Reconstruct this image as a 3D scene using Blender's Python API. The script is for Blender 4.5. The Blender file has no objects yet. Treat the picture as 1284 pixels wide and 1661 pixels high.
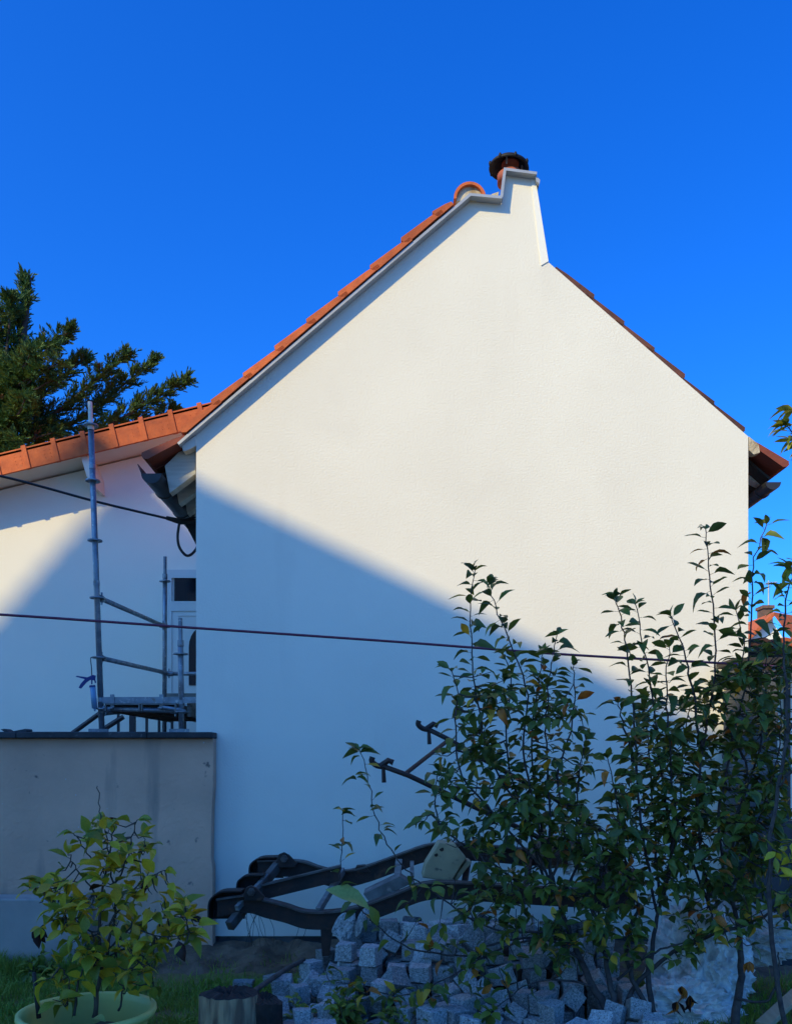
import bpy, bmesh, math, random
import numpy as np
from mathutils import Vector, Matrix, Euler

# ------------------------------------------------------------------ camera, sky, sun
sc = bpy.context.scene
COL = sc.collection
F, W0, CX, HZ, EYE = 1390.0, 1284.0, 642.0, 1235.0, 1.6
cam = bpy.data.cameras.new('camera'); cam_o = bpy.data.objects.new('camera', cam); COL.objects.link(cam_o)
cam.sensor_fit = 'HORIZONTAL'; cam.sensor_width = 36.0; cam.lens = 36.0*F/W0
cam.shift_y = (HZ-830.5)/W0; cam.clip_start = .05; cam.clip_end = 2000
cam_o.location = (0, 0, EYE); cam_o.rotation_euler = (math.radians(90), 0, 0)
sc.camera = cam_o

SUN_EL, SUN_ROT = math.radians(35.26), math.radians(225)
world = bpy.data.worlds.new('World'); sc.world = world; world.use_nodes = True
wn, wl = world.node_tree.nodes, world.node_tree.links
bg = wn['Background']
sky = wn.new('ShaderNodeTexSky'); sky.sky_type = 'NISHITA'; sky.sun_disc = False
sky.sun_elevation = SUN_EL; sky.sun_rotation = SUN_ROT
sky.air_density = 1.0; sky.dust_density = 1.6; sky.ozone_density = 2.5
hs = wn.new('ShaderNodeHueSaturation'); hs.inputs['Saturation'].default_value = 1.4
tint = wn.new('ShaderNodeMix'); tint.data_type = 'RGBA'; tint.blend_type = 'MULTIPLY'
tint.inputs[0].default_value = 1; tint.inputs[7].default_value = (.175, .51, .97, 1)
wl.new(sky.outputs[0], hs.inputs['Color']); wl.new(hs.outputs[0], tint.inputs[6]); wl.new(tint.outputs[2], bg.inputs[0])
bg.inputs[1].default_value = .143

sun = bpy.data.lights.new('sun', 'SUN'); sun_o = bpy.data.objects.new('sun', sun); COL.objects.link(sun_o)
sun.energy = 2.12; sun.angle = math.radians(.5); sun.color = (1.0, .815, .35)
sun_o.rotation_euler = Vector((1, 1, -1)).to_track_quat('-Z', 'Y').to_euler()
sun_o.location = (-20, -20, 25)

vs = sc.view_settings
vs.view_transform = 'Standard'; vs.look = 'None'; vs.gamma = 1; vs.use_curve_mapping = False
vs.exposure = 1.15

# ------------------------------------------------------------------ helpers
def P(px, py, Y):
    """a point of the place seen at photo pixel (px,py), standing at distance Y"""
    return Vector(((px-CX)/F*Y, Y, EYE+(HZ-py)/F*Y))
def XZ(px, py, Y):
    p = P(px, py, Y); return (p.x, p.z)

class MB:
    def __init__(s): s.v = []; s.f = []; s.mi = []; s.m = 0
    def add(s, vs_, fs):
        b = len(s.v); s.v += [tuple(v) for v in vs_]
        for f in fs: s.f.append(tuple(b+i for i in f)); s.mi.append(s.m)
        return s
    def box(s, a, b, M=None):
        x0, y0, z0 = a; x1, y1, z1 = b
        c = [(x0,y0,z0),(x1,y0,z0),(x1,y1,z0),(x0,y1,z0),(x0,y0,z1),(x1,y0,z1),(x1,y1,z1),(x0,y1,z1)]
        if M is not None: c = [M @ Vector(q) for q in c]
        return s.add(c, [(0,3,2,1),(4,5,6,7),(0,1,5,4),(1,2,6,5),(2,3,7,6),(3,0,4,7)])
    def prism(s, poly, y0, y1, M=None):
        """polygon in XZ extruded along Y"""
        n = len(poly)
        ar = sum(poly[i][0]*poly[(i+1)%n][1]-poly[(i+1)%n][0]*poly[i][1] for i in range(n))
        if ar < 0: poly = poly[::-1]
        c = [(x, y0, z) for x, z in poly]+[(x, y1, z) for x, z in poly]
        if M is not None: c = [M @ Vector(q) for q in c]
        fs = [tuple(range(n)), tuple(range(2*n-1, n-1, -1))]
        fs += [(i, i+n, (i+1)%n+n, (i+1)%n) for i in range(n)]
        return s.add(c, fs)
    def tube(s, pts, r, n=8, cap=True):
        pts = [Vector(p) for p in pts]
        rs = r if isinstance(r, (list, tuple)) else [r]*len(pts)
        vs_, fs = [], []
        t0 = (pts[1]-pts[0]).normalized()
        up = Vector((0,0,1)) if abs(t0.z) < .9 else Vector((1,0,0))
        side = t0.cross(up).normalized()
        for i, p in enumerate(pts):
            t = (pts[min(i+1,len(pts)-1)]-pts[max(i-1,0)])
            t = t.normalized() if t.length > 1e-9 else t0
            side = (side-t*side.dot(t)).normalized(); nn = side.cross(t)
            for k in range(n):
                a = 2*math.pi*k/n
                vs_.append(p+(side*math.cos(a)+nn*math.sin(a))*rs[i])
        for i in range(len(pts)-1):
            for k in range(n):
                fs.append((i*n+k, i*n+(k+1)%n, (i+1)*n+(k+1)%n, (i+1)*n+k))
        if cap:
            fs.append(tuple(range(n))[::-1]); b = (len(pts)-1)*n; fs.append(tuple(range(b, b+n)))
        return s.add(vs_, fs)
    def lathe(s, prof, c=(0,0,0), n=32, M=None, close=False):
        vs_, fs = [], []
        for r, z in prof:
            for k in range(n):
                a = 2*math.pi*k/n; q = Vector((r*math.cos(a), r*math.sin(a), z))
                if M is not None: q = M @ q
                vs_.append(q+Vector(c))
        m = len(prof)
        for i in range(m-1):
            for k in range(n):
                fs.append((i*n+k, i*n+(k+1)%n, (i+1)*n+(k+1)%n, (i+1)*n+k))
        return s.add(vs_, fs)
    def build(s, name, mats, parent=None, smooth=False, bevel=0):
        off = Vector((0,0,0)) if parent is None else wloc(parent)
        me = bpy.data.meshes.new(name)
        me.from_pydata([tuple(Vector(v)-off) for v in s.v], [], s.f)
        for m in (mats if isinstance(mats, (list, tuple)) else [mats]): me.materials.append(m)
        if any(s.mi): me.polygons.foreach_set('material_index', s.mi)
        if smooth: me.polygons.foreach_set('use_smooth', [True]*len(me.polygons))
        me.update()
        o = bpy.data.objects.new(name, me); COL.objects.link(o)
        if parent is not None: o.parent = parent
        if bevel:
            b = o.modifiers.new('bevel', 'BEVEL'); b.width = bevel; b.segments = 2; b.limit_method = 'ANGLE'
        return o
def wloc(o):
    v = Vector((0,0,0))
    while o is not None: v += o.location; o = o.parent
    return v
def tag(o, label=None, cat=None, group=None, kind=None):
    if label: o['label'] = label
    if cat: o['category'] = cat
    if group: o['group'] = group
    if kind: o['kind'] = kind
    return o
def thing(name, loc, label, cat, group=None):
    o = bpy.data.objects.new(name, None); COL.objects.link(o); o.location = loc
    o.empty_display_size = .1
    return tag(o, label, cat, group)
def strip(pts, t):
    """open polyline in XZ thickened by t to its left, mitred"""
    out = []
    n = len(pts)
    for i in range(n):
        p = Vector(pts[i])
        ds = []
        if i > 0: ds.append((p-Vector(pts[i-1])).normalized())
        if i < n-1: ds.append((Vector(pts[i+1])-p).normalized())
        ns = [Vector((-d.y, d.x)) for d in ds]
        m = sum(ns, Vector((0,0))); m.normalize()
        out.append(tuple(p+m*(t/max(.4, m.dot(ns[0])))))
    return [tuple(p) for p in pts]+out[::-1]
def spline(pts, k=6):
    pts = [Vector(p) for p in pts]; out = []
    for i in range(len(pts)-1):
        p0, p1, p2, p3 = pts[max(i-1,0)], pts[i], pts[i+1], pts[min(i+2,len(pts)-1)]
        for j in range(k):
            t = j/k
            out.append(.5*((2*p1)+(p2-p0)*t+(2*p0-5*p1+4*p2-p3)*t*t+(3*p1-p0-3*p2+p3)*t**3))
    out.append(pts[-1]); return out

# ------------------------------------------------------------------ materials
def mat(name, col, rough=.8, col2=None, scale=4, detail=6, bump=0, bscale=60, metal=0, rand=0, spec=.4,
        fine=None, trans=0, stretch=(1,1,1), ramp=(.35,.65), layers=()):
    m = bpy.data.materials.new(name); m.use_nodes = True
    n, l = m.node_tree.nodes, m.node_tree.links
    b = n['Principled BSDF']; b.inputs['Roughness'].default_value = rough; b.inputs['Metallic'].default_value = metal
    b.inputs['Specular IOR Level'].default_value = spec
    tc = n.new('ShaderNodeTexCoord'); mp = n.new('ShaderNodeMapping'); mp.inputs['Scale'].default_value = stretch
    l.new(tc.outputs['Object'], mp.inputs[0]); vec = mp.outputs[0]
    inf = n.new('ShaderNodeObjectInfo')
    if rand:
        mul = n.new('ShaderNodeMath'); mul.operation = 'MULTIPLY'; mul.inputs[1].default_value = 37; l.new(inf.outputs['Random'], mul.inputs[0])
        va = n.new('ShaderNodeVectorMath'); l.new(vec, va.inputs[0]); l.new(mul.outputs[0], va.inputs[1]); vec = va.outputs[0]
    c = n.new('ShaderNodeRGB'); c.outputs[0].default_value = (*col, 1); cur = c.outputs[0]
    def blend(cur, colr, sc_, det, lo, hi, fac=1.0, st=None):
        v = vec
        if st:
            mm = n.new('ShaderNodeMapping'); mm.inputs['Scale'].default_value = st; l.new(vec, mm.inputs[0]); v = mm.outputs[0]
        no = n.new('ShaderNodeTexNoise'); no.inputs['Scale'].default_value = sc_; no.inputs['Detail'].default_value = det; l.new(v, no.inputs['Vector'])
        mr = n.new('ShaderNodeMapRange'); mr.inputs[1].default_value = lo; mr.inputs[2].default_value = hi; mr.inputs[4].default_value = fac
        l.new(no.outputs[0], mr.inputs[0])
        mx = n.new('ShaderNodeMix'); mx.data_type = 'RGBA'; l.new(mr.outputs[0], mx.inputs[0]); l.new(cur, mx.inputs[6]); mx.inputs[7].default_value = (*colr, 1)
        return mx.outputs[2]
    if col2: cur = blend(cur, col2, scale, detail, *ramp)
    for ly in layers: cur = blend(cur, *ly)
    if rand:
        mr = n.new('ShaderNodeMapRange'); mr.inputs[3].default_value = 1-rand; mr.inputs[4].default_value = 1+rand; l.new(inf.outputs['Random'], mr.inputs[0])
        hv = n.new('ShaderNodeHueSaturation'); l.new(cur, hv.inputs['Color']); l.new(mr.outputs[0], hv.inputs['Value']); cur = hv.outputs[0]
    l.new(cur, b.inputs['Base Color'])
    if bump:
        no = n.new('ShaderNodeTexNoise'); no.inputs['Scale'].default_value = bscale; no.inputs['Detail'].default_value = 4; l.new(vec, no.inputs['Vector'])
        bp = n.new('ShaderNodeBump'); bp.inputs['Strength'].default_value = 1; bp.inputs['Distance'].default_value = bump; l.new(no.outputs[0], bp.inputs['Height']); l.new(bp.outputs[0], b.inputs['Normal'])
    if trans:
        tr = n.new('ShaderNodeBsdfTranslucent'); l.new(cur, tr.inputs[0])
        ms = n.new('ShaderNodeMixShader'); ms.inputs[0].default_value = trans
        l.new(b.outputs[0], ms.inputs[1]); l.new(tr.outputs[0], ms.inputs[2]); l.new(ms.outputs[0], n['Material Output'].inputs[0])
    return m
M = {}
M['stucco'] = mat('cream_stucco', (.82,.76,.645), .92, (.775,.715,.605), .9, 6, .0027, 62, layers=[((.735,.675,.575), 2.2, 8, .55, .8, .5), ((.70,.635,.535), 1.6, 7, .6, .8, .35, (2.2,1,.3))])
M['stucco_smooth'] = mat('smooth_render', (.86,.82,.73), .8, bump=.001, bscale=90)
M['white_wall'] = mat('white_render', (.83,.77,.66), .9, (.79,.735,.63), .8, 4, .003, 60)
M['soffit'] = mat('painted_soffit', (.72,.66,.56), .7, (.66,.6,.5), 2, 4)
M['concrete'] = mat('old_concrete', (.74,.42,.28), .92, (.58,.34,.23), 1.4, 7, .006, 28,
    layers=[((.20,.16,.13), 2.2, 8, .60, .80, .75, (2.5,2.5,.35)), ((.66,.50,.34), 1.1, 6, .60, .75, .55), ((.07,.07,.07), 9, 8, .68, .74, .8), ((.6,.6,.6), 26, 2, .76, .79, .7)])
M['low_wall'] = mat('grey_limewash', (.47,.37,.31), .9, (.36,.29,.24), 2, 6, .004, 30, layers=[((.2,.2,.2), 5, 8, .62, .75, .6)])
M['coping'] = mat('dark_coping', (.055,.055,.06), .8, (.03,.03,.032), 5, 6, .004, 30, layers=[((.16,.16,.16), 22, 5, .62, .7, .6)])
M['plinth'] = mat('plinth_concrete', (.10,.10,.105), .9, (.05,.05,.05), 3, 8, .012, 20, layers=[((.22,.22,.22), 1.5, 6, .55, .62, .8)])
M['tile'] = mat('terracotta_tile', (.60,.135,.036), .8, (.44,.095,.03), 9, 7, .003, 40, rand=.24, layers=[((.30,.10,.05), 14, 5, .6, .75, .5)])
M['tile_dark'] = mat('dark_terracotta', (.16,.055,.035), .85, (.08,.035,.028), 7, 6, .003, 40, rand=.2)  # darker, browner terracotta for the right slope
M['tile_shaded'] = mat('shade_darkened_tile', (.26,.06,.03), .8, (.18,.045,.03), 7, 6, .003, 40, rand=.15)  # terracotta with eave shade put into its colour
M['zinc'] = mat('zinc_trim', (.42,.43,.44), .5, (.34,.35,.36), 6, 4, metal=.3)
M['gutter'] = mat('dark_gutter', (.045,.048,.055), .5, (.03,.03,.034), 8, 4, metal=.2)
M['rafter'] = mat('painted_wood', (.55,.51,.42), .7, (.46,.42,.34), 5, 6, .001, 40, stretch=(1,1,8))
M['darkwood'] = mat('dark_wood', (.05,.04,.033), .85, (.03,.025,.02), 9, 6, .002, 40)
M['mortar'] = mat('lime_mortar', (.60,.52,.38), .95, (.36,.25,.14), 12, 6, .01, 40)
M['pot_clay'] = mat('chimney_clay', (.40,.10,.05), .7, (.28,.07,.04), 10, 5)
M['iron_black'] = mat('sooty_iron', (.006,.006,.006), .7, (.012,.008,.007), 12, 5, .002, 50)
M['galv'] = mat('galvanised_steel', (.26,.30,.34), .45, (.17,.19,.22), 14, 6, metal=.55, layers=[((.55,.53,.5), 30, 5, .62, .7, .7), ((.20,.12,.08), 12, 5, .66, .75, .7)])
M['deck'] = mat('scaffold_board', (.20,.19,.18), .7, (.11,.10,.09), 8, 6, .002, 40, layers=[((.4,.35,.28), 10, 5, .6, .7, .6)])
M['rail'] = mat('dark_railing', (.03,.024,.03), .5)
M['door'] = mat('white_door', (.62,.62,.60), .4, (.58,.58,.56), 3)
M['glass'] = mat('dark_glass', (.006,.007,.01), .05, spec=.6)
M['cable'] = mat('black_rubber', (.012,.012,.014), .5)
M['cord'] = mat('maroon_cord', (.14,.03,.06), .6)
M['rust'] = mat('rusty_iron', (.016,.012,.011), .6, (.05,.022,.014), 9, 7, .003, 45, layers=[((.17,.07,.03), 11, 6, .62, .74, .6)])
M['bareiron'] = mat('worn_iron', (.10,.09,.08), .6, (.06,.035,.025), 12, 6, .002, 40)
M['greywood'] = mat('weathered_wood', (.22,.215,.20), .85, (.13,.12,.11), 8, 7, .003, 40, stretch=(1,1,6))
M['granite'] = mat('granite', (.40,.385,.36), .75, (.27,.26,.245), 7, 5, .012, 9, rand=.34, ramp=(.42,.58), layers=[((.085,.083,.08), 15, 4, .55, .63, .85), ((.52,.50,.47), 12, 4, .57, .66, .8), ((.30,.27,.22), 4, 4, .55, .8, .4)])
M['limestone'] = mat('cream_limestone', (.46,.36,.21), .9, (.34,.27,.16), 6, 7, .006, 30, layers=[((.12,.10,.08), 16, 6, .64, .72, .8)])
M['redstone'] = mat('red_sandstone', (.20,.105,.07), .9, (.12,.07,.05), 7, 6, .01, 25)
M['bark_log'] = mat('log_wood', (.60,.36,.19), .9, (.22,.12,.07), 7, 8, .012, 22, stretch=(3,3,.5), ramp=(.4,.6))
M['rotten'] = mat('rotten_wood_and_gap_shade', (.03,.02,.015), .95, (.075,.042,.028), 9, 8, .02, 18)  # rotten wood; also paints the shade between the heaped setts
M['soil'] = mat('dark_soil', (.10,.058,.034), .95, (.20,.125,.075), 6, 8, .03, 14, layers=[((.12,.10,.085), 40, 4, .68, .74, .8)])
M['bounce_ground'] = mat('sandy_bounce_gravel', (.42,.35,.26), .95, (.33,.27,.20), 3, 8, .01, 40)  # pale ground added out of view for bounce light
M['turf'] = mat('turf_ground', (.14,.13,.025), .95, (.20,.13,.05), 2.5, 8, .02, 25)
M['grass1'] = mat('grass_green', (.20,.29,.03), .6, (.25,.28,.035), 2, 4, trans=.25)
M['plastic'] = mat('pale_plastic_pot', (.64,.58,.16), .5, (.54,.50,.14), 5, 5)
M['bag'] = mat('white_plastic_bag', (.80,.74,.66), .45, (.50,.46,.42), 4, 6, .01, 12)
M['cloth'] = mat('cream_sacking', (.52,.46,.38), .9, (.38,.33,.27), 5, 6, .01, 30)
M['blue_plastic'] = mat('blue_plastic', (.02,.03,.16), .4)
M['cart'] = mat('sealant_cartridge', (.16,.30,.46), .4)
M['plank'] = mat('new_plank', (.42,.31,.19), .8, (.34,.24,.14), 6, 6, .001, 40, stretch=(8,1,1))
M['stem'] = mat('apple_bark', (.045,.032,.03), .85, (.085,.065,.055), 30, 5, .002, 60)
M['stem2'] = mat('brown_stem', (.06,.042,.025), .85, (.10,.075,.05), 30, 5)
LEAFCOLS = {'g1': ((.090,.125,.026), (.065,.095,.022)), 'g2': ((.145,.180,.030), (.105,.140,.026)), 'g3': ((.22,.235,.034), (.17,.19,.03)),
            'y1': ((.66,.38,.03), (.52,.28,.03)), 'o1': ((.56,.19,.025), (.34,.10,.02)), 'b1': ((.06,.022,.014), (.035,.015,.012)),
            'l1': ((.70,.52,.03), (.56,.42,.03)), 'l2': ((.36,.34,.032), (.26,.26,.028)), 'l3': ((.80,.52,.035), (.66,.40,.03)), 'p1': ((.42,.46,.13), (.34,.38,.11))}
for k, (a, b_) in LEAFCOLS.items(): M[k] = mat('leaf_'+k, a, .4, b_, 18, 4, trans=.3, spec=.32)
M['conifer1'] = mat('cypress_green', (.028,.085,.030), .7, (.042,.11,.030), 3, 5, trans=.2)
M['conifer2'] = mat('cypress_light', (.105,.165,.03), .7, (.07,.13,.025), 3, 5, trans=.2)
M['conifer3'] = mat('cypress_brown', (.12,.055,.03), .8, trans=.1)
# ------------------------------------------------------------------ ground
rng = random.Random(7)
def sheet(name, x0, x1, y0, y1, nx, ny, fn, m, kind='structure'):
    mb = MB(); vs_ = []; fs = []
    for j in range(ny+1):
        for i in range(nx+1):
            x = x0+(x1-x0)*i/nx; y = y0+(y1-y0)*j/ny; vs_.append((x, y, fn(x, y)))
    for j in range(ny):
        for i in range(nx):
            a = j*(nx+1)+i; fs.append((a, a+1, a+nx+2, a+nx+1))
    mb.add(vs_, fs); o = mb.build(name, m, smooth=True); tag(o, kind=kind); return o
from mathutils import noise as mnoise
sheet('ground', -600, 600, -600, 600, 2, 2, lambda x, y: -.03, M['turf'])
def lawn_z(x, y): return .018*mnoise.noise(Vector((x*1.3, y*1.3, 0)))+.012*mnoise.noise(Vector((x*6, y*6, 3)))
sheet('lawn', -7, 6, 2.0, 7.15, 130, 70, lawn_z, M['turf'])
sheet('added_bounce_yard', -9, 16, -14, 2.2, 40, 30, lambda x, y: .012+.01*mnoise.noise(Vector((x, y, 2))), M['bounce_ground'])  # unseen yard, added to bounce warm sunlight onto the foreground
def soil_z(x, y):
    e = min(1, max(0, (y-6.25+.12*mnoise.noise(Vector((x*3, 1, 0))))/.25))
    return -.06+e*(.085+.05*mnoise.noise(Vector((x*5, y*5, 1)))+.035*mnoise.noise(Vector((x*16, y*16, 2)))+.05*max(0, (y-6.75))/.3)
sheet('bare_soil', -2.3, 3.3, 6.1, 7.17, 140, 40, soil_z, M['soil'])
mb = MB(); mb.prism([(-.32,-.05),(1.16,-.05),(1.08,.13),(.84,.29),(-.04,.29),(-.24,.13)], 5.38, 6.06)
tag(mb.build('gap_shade_mound', M['rotten'], bevel=.01), kind='structure')  # core of the heap, coloured near black as shade in the gaps
mb = MB(); mb.box((-9, 7.175, -.2), (-1.70, 10.48, 1.825)); tag(mb.build('terrace', M['soil']), kind='structure')

# ------------------------------------------------------------------ main house with chimney gable
D = 7.17
house = thing('house', (.63, D, 0), 'tall cream rendered gable house with chimney at its peak and half its wall in shade', 'house')
zb = P(0, 1519, D).z
front = [(318,1519),(318,705),(762,327),(813,331),(819,284),(868,291),(889,425),(1213,708),(1213,1519)]
mb = MB(); mb.prism([XZ(x, y, D) for x, y in front], D, D+.4); mb.build('wall', M['stucco'], house)
RL, RR, RT = XZ(318,705,D), XZ(1213,708,D), XZ(765,330,D)
mb = MB(); mb.prism([(RL[0], zb), RL, RT, RR, (RR[0], zb)], D+.4, 10.48); mb.build('house_body', M['stucco'], house)
mb = MB(); mb.box((RL[0]+.03, D+.03, -.2), (RR[0]-.03, 10.4, zb)); mb.build('plinth', M['plinth'], house)
# smooth render band on the chimney's right edge
mb = MB(); mb.prism([XZ(x, y, D) for x, y in [(861,291),(868,291),(889,424),(877,431)]], D-.007, D-.001); mb.build('corner_trim', M['stucco_smooth'], house)
# verge flashing
zt = [XZ(x, y, D) for x, y in [(294,727),(318,706),(762,327),(812,331.5)]]
mb = MB(); mb.prism(strip(zt, .022), D-.078, D-.002)
mb.build('verge_flashing', M['zinc'], house)
zt = [XZ(x, y, D) for x, y in [(813.5,329.5),(819,285),(868,291.5)]]
mb = MB(); mb.prism(strip(zt, .022), D-.068, D-.003); mb.build('chimney_flashing', M['zinc'], house)
mb = MB(); mb.prism([XZ(x, y, D) for x, y in [(866,290),(874,298),(873,304),(868,300)]], D-.05, D+.1); mb.build('flashing_end', M['zinc'], house)
mb = MB(); mb.prism([XZ(x, y, D+.3) for x, y in [(787,332),(800,296),(812,292),(806,332)]], D+.45, D+.62); mb.build('flashing_board', M['mortar'], house)
# roof tiles: one mesh, shared
def tile_profile(): return [(.03,.0),(.0,.022),(-.004,.050),(.02,.057),(.41,.030),(.41,.0)]
def tile_mesh(m):
    mb = MB(); pr = tile_profile()
    mb.prism(pr, 0, .235)
    mb.prism([(.0,.05),(.012,.074),(.30,.052),(.41,.036)], .012, .075)     # roll
    mb.prism([(.0,.05),(.012,.068),(.30,.048),(.41,.036)], .135, .185)
    o = mb.build('roof_tile', m); me = o.data; bpy.data.objects.remove(o); return me
TM, TMD, TM_SHADED = tile_mesh(M['tile']), tile_mesh(M['tile_dark']), tile_mesh(M['tile_shaded'])
def slope_mat(p, q, y, off=.03, flip=False):
    """matrix that lays tile x-axis along p->q (p low end) in XZ"""
    p, q = Vector(p), Vector(q); u = (q-p).normalized()
    X = Vector((u.x, 0, u.y)); Z = Vector((-u.y, 0, u.x)) if not flip else Vector((u.y, 0, -u.x))
    Yv = Vector((0,1,0))
    Mx = Matrix((X, Yv, Z)).transposed().to_4x4(); Mx.translation = Vector((p.x, y, p.y))+Z*off
    return Mx
def link_child(name, me, parent, Mw):
    o = bpy.data.objects.new(name, me); COL.objects.link(o); o.parent = parent
    L = Mw.copy(); L.translation = Mw.translation-wloc(parent)
    o.matrix_local = L; return o
field = MB()
def tile_row(me, A, B, pitch, n, s0, cols, dy, y0, flip, solo, off=.03, jit=.004):
    A, B = Vector(A), Vector(B); u = (B-A).normalized()
    for i in range(n):
        p = A+u*(s0+i*pitch); q = p+u
        for c in range(cols):
            Mx = slope_mat(p, q, y0+c*dy, off+rng.uniform(-jit, jit), flip)
            if c in solo: link_child('roof_tile', me, house, Mx)
            else:
                b = len(field.v)
                field.add([Mx @ v.co for v in me.vertices], [tuple(pp.vertices) for pp in me.polygons])
L0 = XZ(306,716,D); LT = XZ(762,327,D)
tile_row(TM, L0, LT, .345, 8, .0, 13, .25, D-.09, False, (0,), .034)
_u = (Vector(LT)-Vector(L0)).normalized(); _p = Vector(L0)+_u*(8*.345)
link_child('roof_tile', TM, house, slope_mat(_p, _p+_u, D-.09, .034) @ Matrix.Scale(.42, 4, (1,0,0)))
E0, E1 = XZ(238,752,D), XZ(306,716,D)
tile_row(TM_SHADED, E0, E1, .34, 1, 0, 13, .25, D-.07, False, (0,1,2,3), .0)  # eave row in the darkened copy, shade painted in
R0 = XZ(1208,704,D); 
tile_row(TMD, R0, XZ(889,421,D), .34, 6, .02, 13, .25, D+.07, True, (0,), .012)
tile_row(TM_SHADED, XZ(1279,757,D), XZ(1215,712,D), .34, 1, 0, 13, .25, D+.06, True, (0,1,2), .0)
o = field.build('roof_covering', M['tile'], house)
tag(o, kind='stuff')
# soffit boards, rafters, gutters on both eaves
for sgn, poly in ((-1, [(318,722),(290,735),(268,757),(276,801),(318,770)]), (1, [(1213,716),(1230,727),(1252,757),(1236,790),(1213,778)])):
    pr = [XZ(x, y, D+(.1 if sgn < 0 else .40)) for x, y in poly]
    if sgn < 0: pr = [(min(x, RL[0]-.002), z) for x, z in pr]
    else: pr = [(max(x, RR[0]+.002), z) for x, z in pr]
    for k, y in enumerate([D+(.08 if sgn < 0 else .38)+.31*i for i in range(10 if sgn < 0 else 9)]):
        mb = MB(); mb.prism(pr, y, y+.10); mb.build('rafter', M['rafter'], house, bevel=.004)
    ex = XZ(246,768,D) if sgn < 0 else XZ(1268,772,D)
    wx = RL if sgn < 0 else RR
    a = (wx[0]+.004*sgn, wx[1]-.03); b_ = (ex[0], ex[1]+.055)
    mb = MB(); mb.prism(strip([b_, a] if sgn < 0 else [a, b_], -.018), D+.22, 10.4); mb.build('soffit_board', M['darkwood'], house)
    # gutter: half round channel with thickness
    gx, gz = XZ(249,772,D) if sgn < 0 else XZ(1264,774,D)
    r = .085 if sgn < 0 else .066
    prof = [(gx+r*math.cos(t), gz+r*math.sin(t)) for t in [math.pi+math.pi*i/12 for i in range(13)]]
    lip = [(prof[0][0]-.03, prof[0][1]+.075)] if sgn < 0 else []
    pts = lip+prof
    mb = MB(); mb.prism(strip(pts, .006), D-.07 if sgn < 0 else D+.12, 10.42)
    mb.prism(prof, D+(-.062 if sgn < 0 else .125), D+(-.055 if sgn < 0 else .13))
    g = mb.build('gutter', M['gutter'], house)
    for y in (7.5, 8.1, 8.7, 9.3, 9.9):
        mb = MB(); mb.prism(strip([(x+(gx-x)*-.05, z-.008) for x, z in prof], .012), y, y+.03); mb.build('gutter_bracket', M['gutter'], g)
if True:
    mb = MB(); mb.prism([XZ(x, y, D) for x, y in [(296,724),(318,708),(318,724),(306,731),(298,733)]], D-.02, D+.07); mb.build('verge_end', M['soffit'], house)
    mb = MB(); mb.prism([XZ(x, y, D) for x, y in [(1214.5,708),(1230,721),(1232,734),(1222,737),(1214.5,730)]], D+.0, D+.07); mb.build('verge_end', M['mortar'], house)
# ridge tiles
rx, rz = XZ(761,324,D)
for i in range(8):
    y = D-.05+i*.41; R = .135+(.006 if i % 2 else 0)
    arc = [(rx+R*math.cos(t), rz-.02+R*1.05*math.sin(t)) for t in [math.pi*(1.0-j/14) for j in range(15)]]
    arc2 = [(rx+(R-.022)*math.cos(t), rz-.02+(R-.022)*1.05*math.sin(t)) for t in [math.pi*j/14 for j in range(15)]]
    mb = MB()
    for j in range(14):
        mb.prism([arc[j], arc[j+1], arc2[13-j], arc2[14-j]], y, y+.42)
    mb.build('ridge_tile', M['tile'], house)
bm_ = MB(); arc2 = [(rx+.112*math.cos(t), rz-.02+.112*1.05*math.sin(t)) for t in [math.pi*j/14 for j in range(15)]]
bm_.prism(arc2, D-.02, D+.35); bm_.build('ridge_mortar', M['mortar'], house)
# chimney pot
cx_, cy_ = P(827,0,D+.2).x, D+.2
z0 = P(0,288,D+.2).z
pot = MB(); pot.lathe([(.0,z0-.05),(.11,z0-.05),(.11,z0+.02),(.075,z0+.04),(.066,z0+.10),(.074,z0+.105),(.074,z0+.125),(.06,z0+.125),(.066,z0+.0)], (cx_,cy_,0), 28)
pot = pot.build('chimney_pot', M['pot_clay'], house, smooth=True)
zc = z0+.09; Mt = Matrix.Rotation(math.radians(4), 4, 'Y')
co = MB(); co.lathe([(.0,.085),(.02,.085),(.022,.10),(.0,.105)], (cx_-.01,cy_,zc), 16, Mt)
co.lathe([(.0,.088),(.06,.075),(.12,.045),(.165,.008),(.172,-.014),(.164,-.022),(.12,.025),(.06,.052),(.0,.06)], (cx_-.01,cy_,zc), 36, Mt)
for k in range(8):
    a = k*math.pi/4+.2
    p = Vector((cx_-.01+.168*math.cos(a), cy_+.168*math.sin(a), zc-.002-.011*math.cos(a)))
    co.lathe([(0,-.02),(.011,-.015),(.014,.006),(.008,.02),(0,.022)], p, 8)
co.build('cowl', M['iron_black'], pot, smooth=True)
for k in range(3):
    a = 2.2+k*2.09
    mb = MB(); mb.tube([(cx_+.1*math.cos(a), cy_+.1*math.sin(a), z0+.06),(cx_+.105*math.cos(a), cy_+.105*math.sin(a), zc+.03)], .009, 6); mb.build('strap', M['zinc'], pot)

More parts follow.
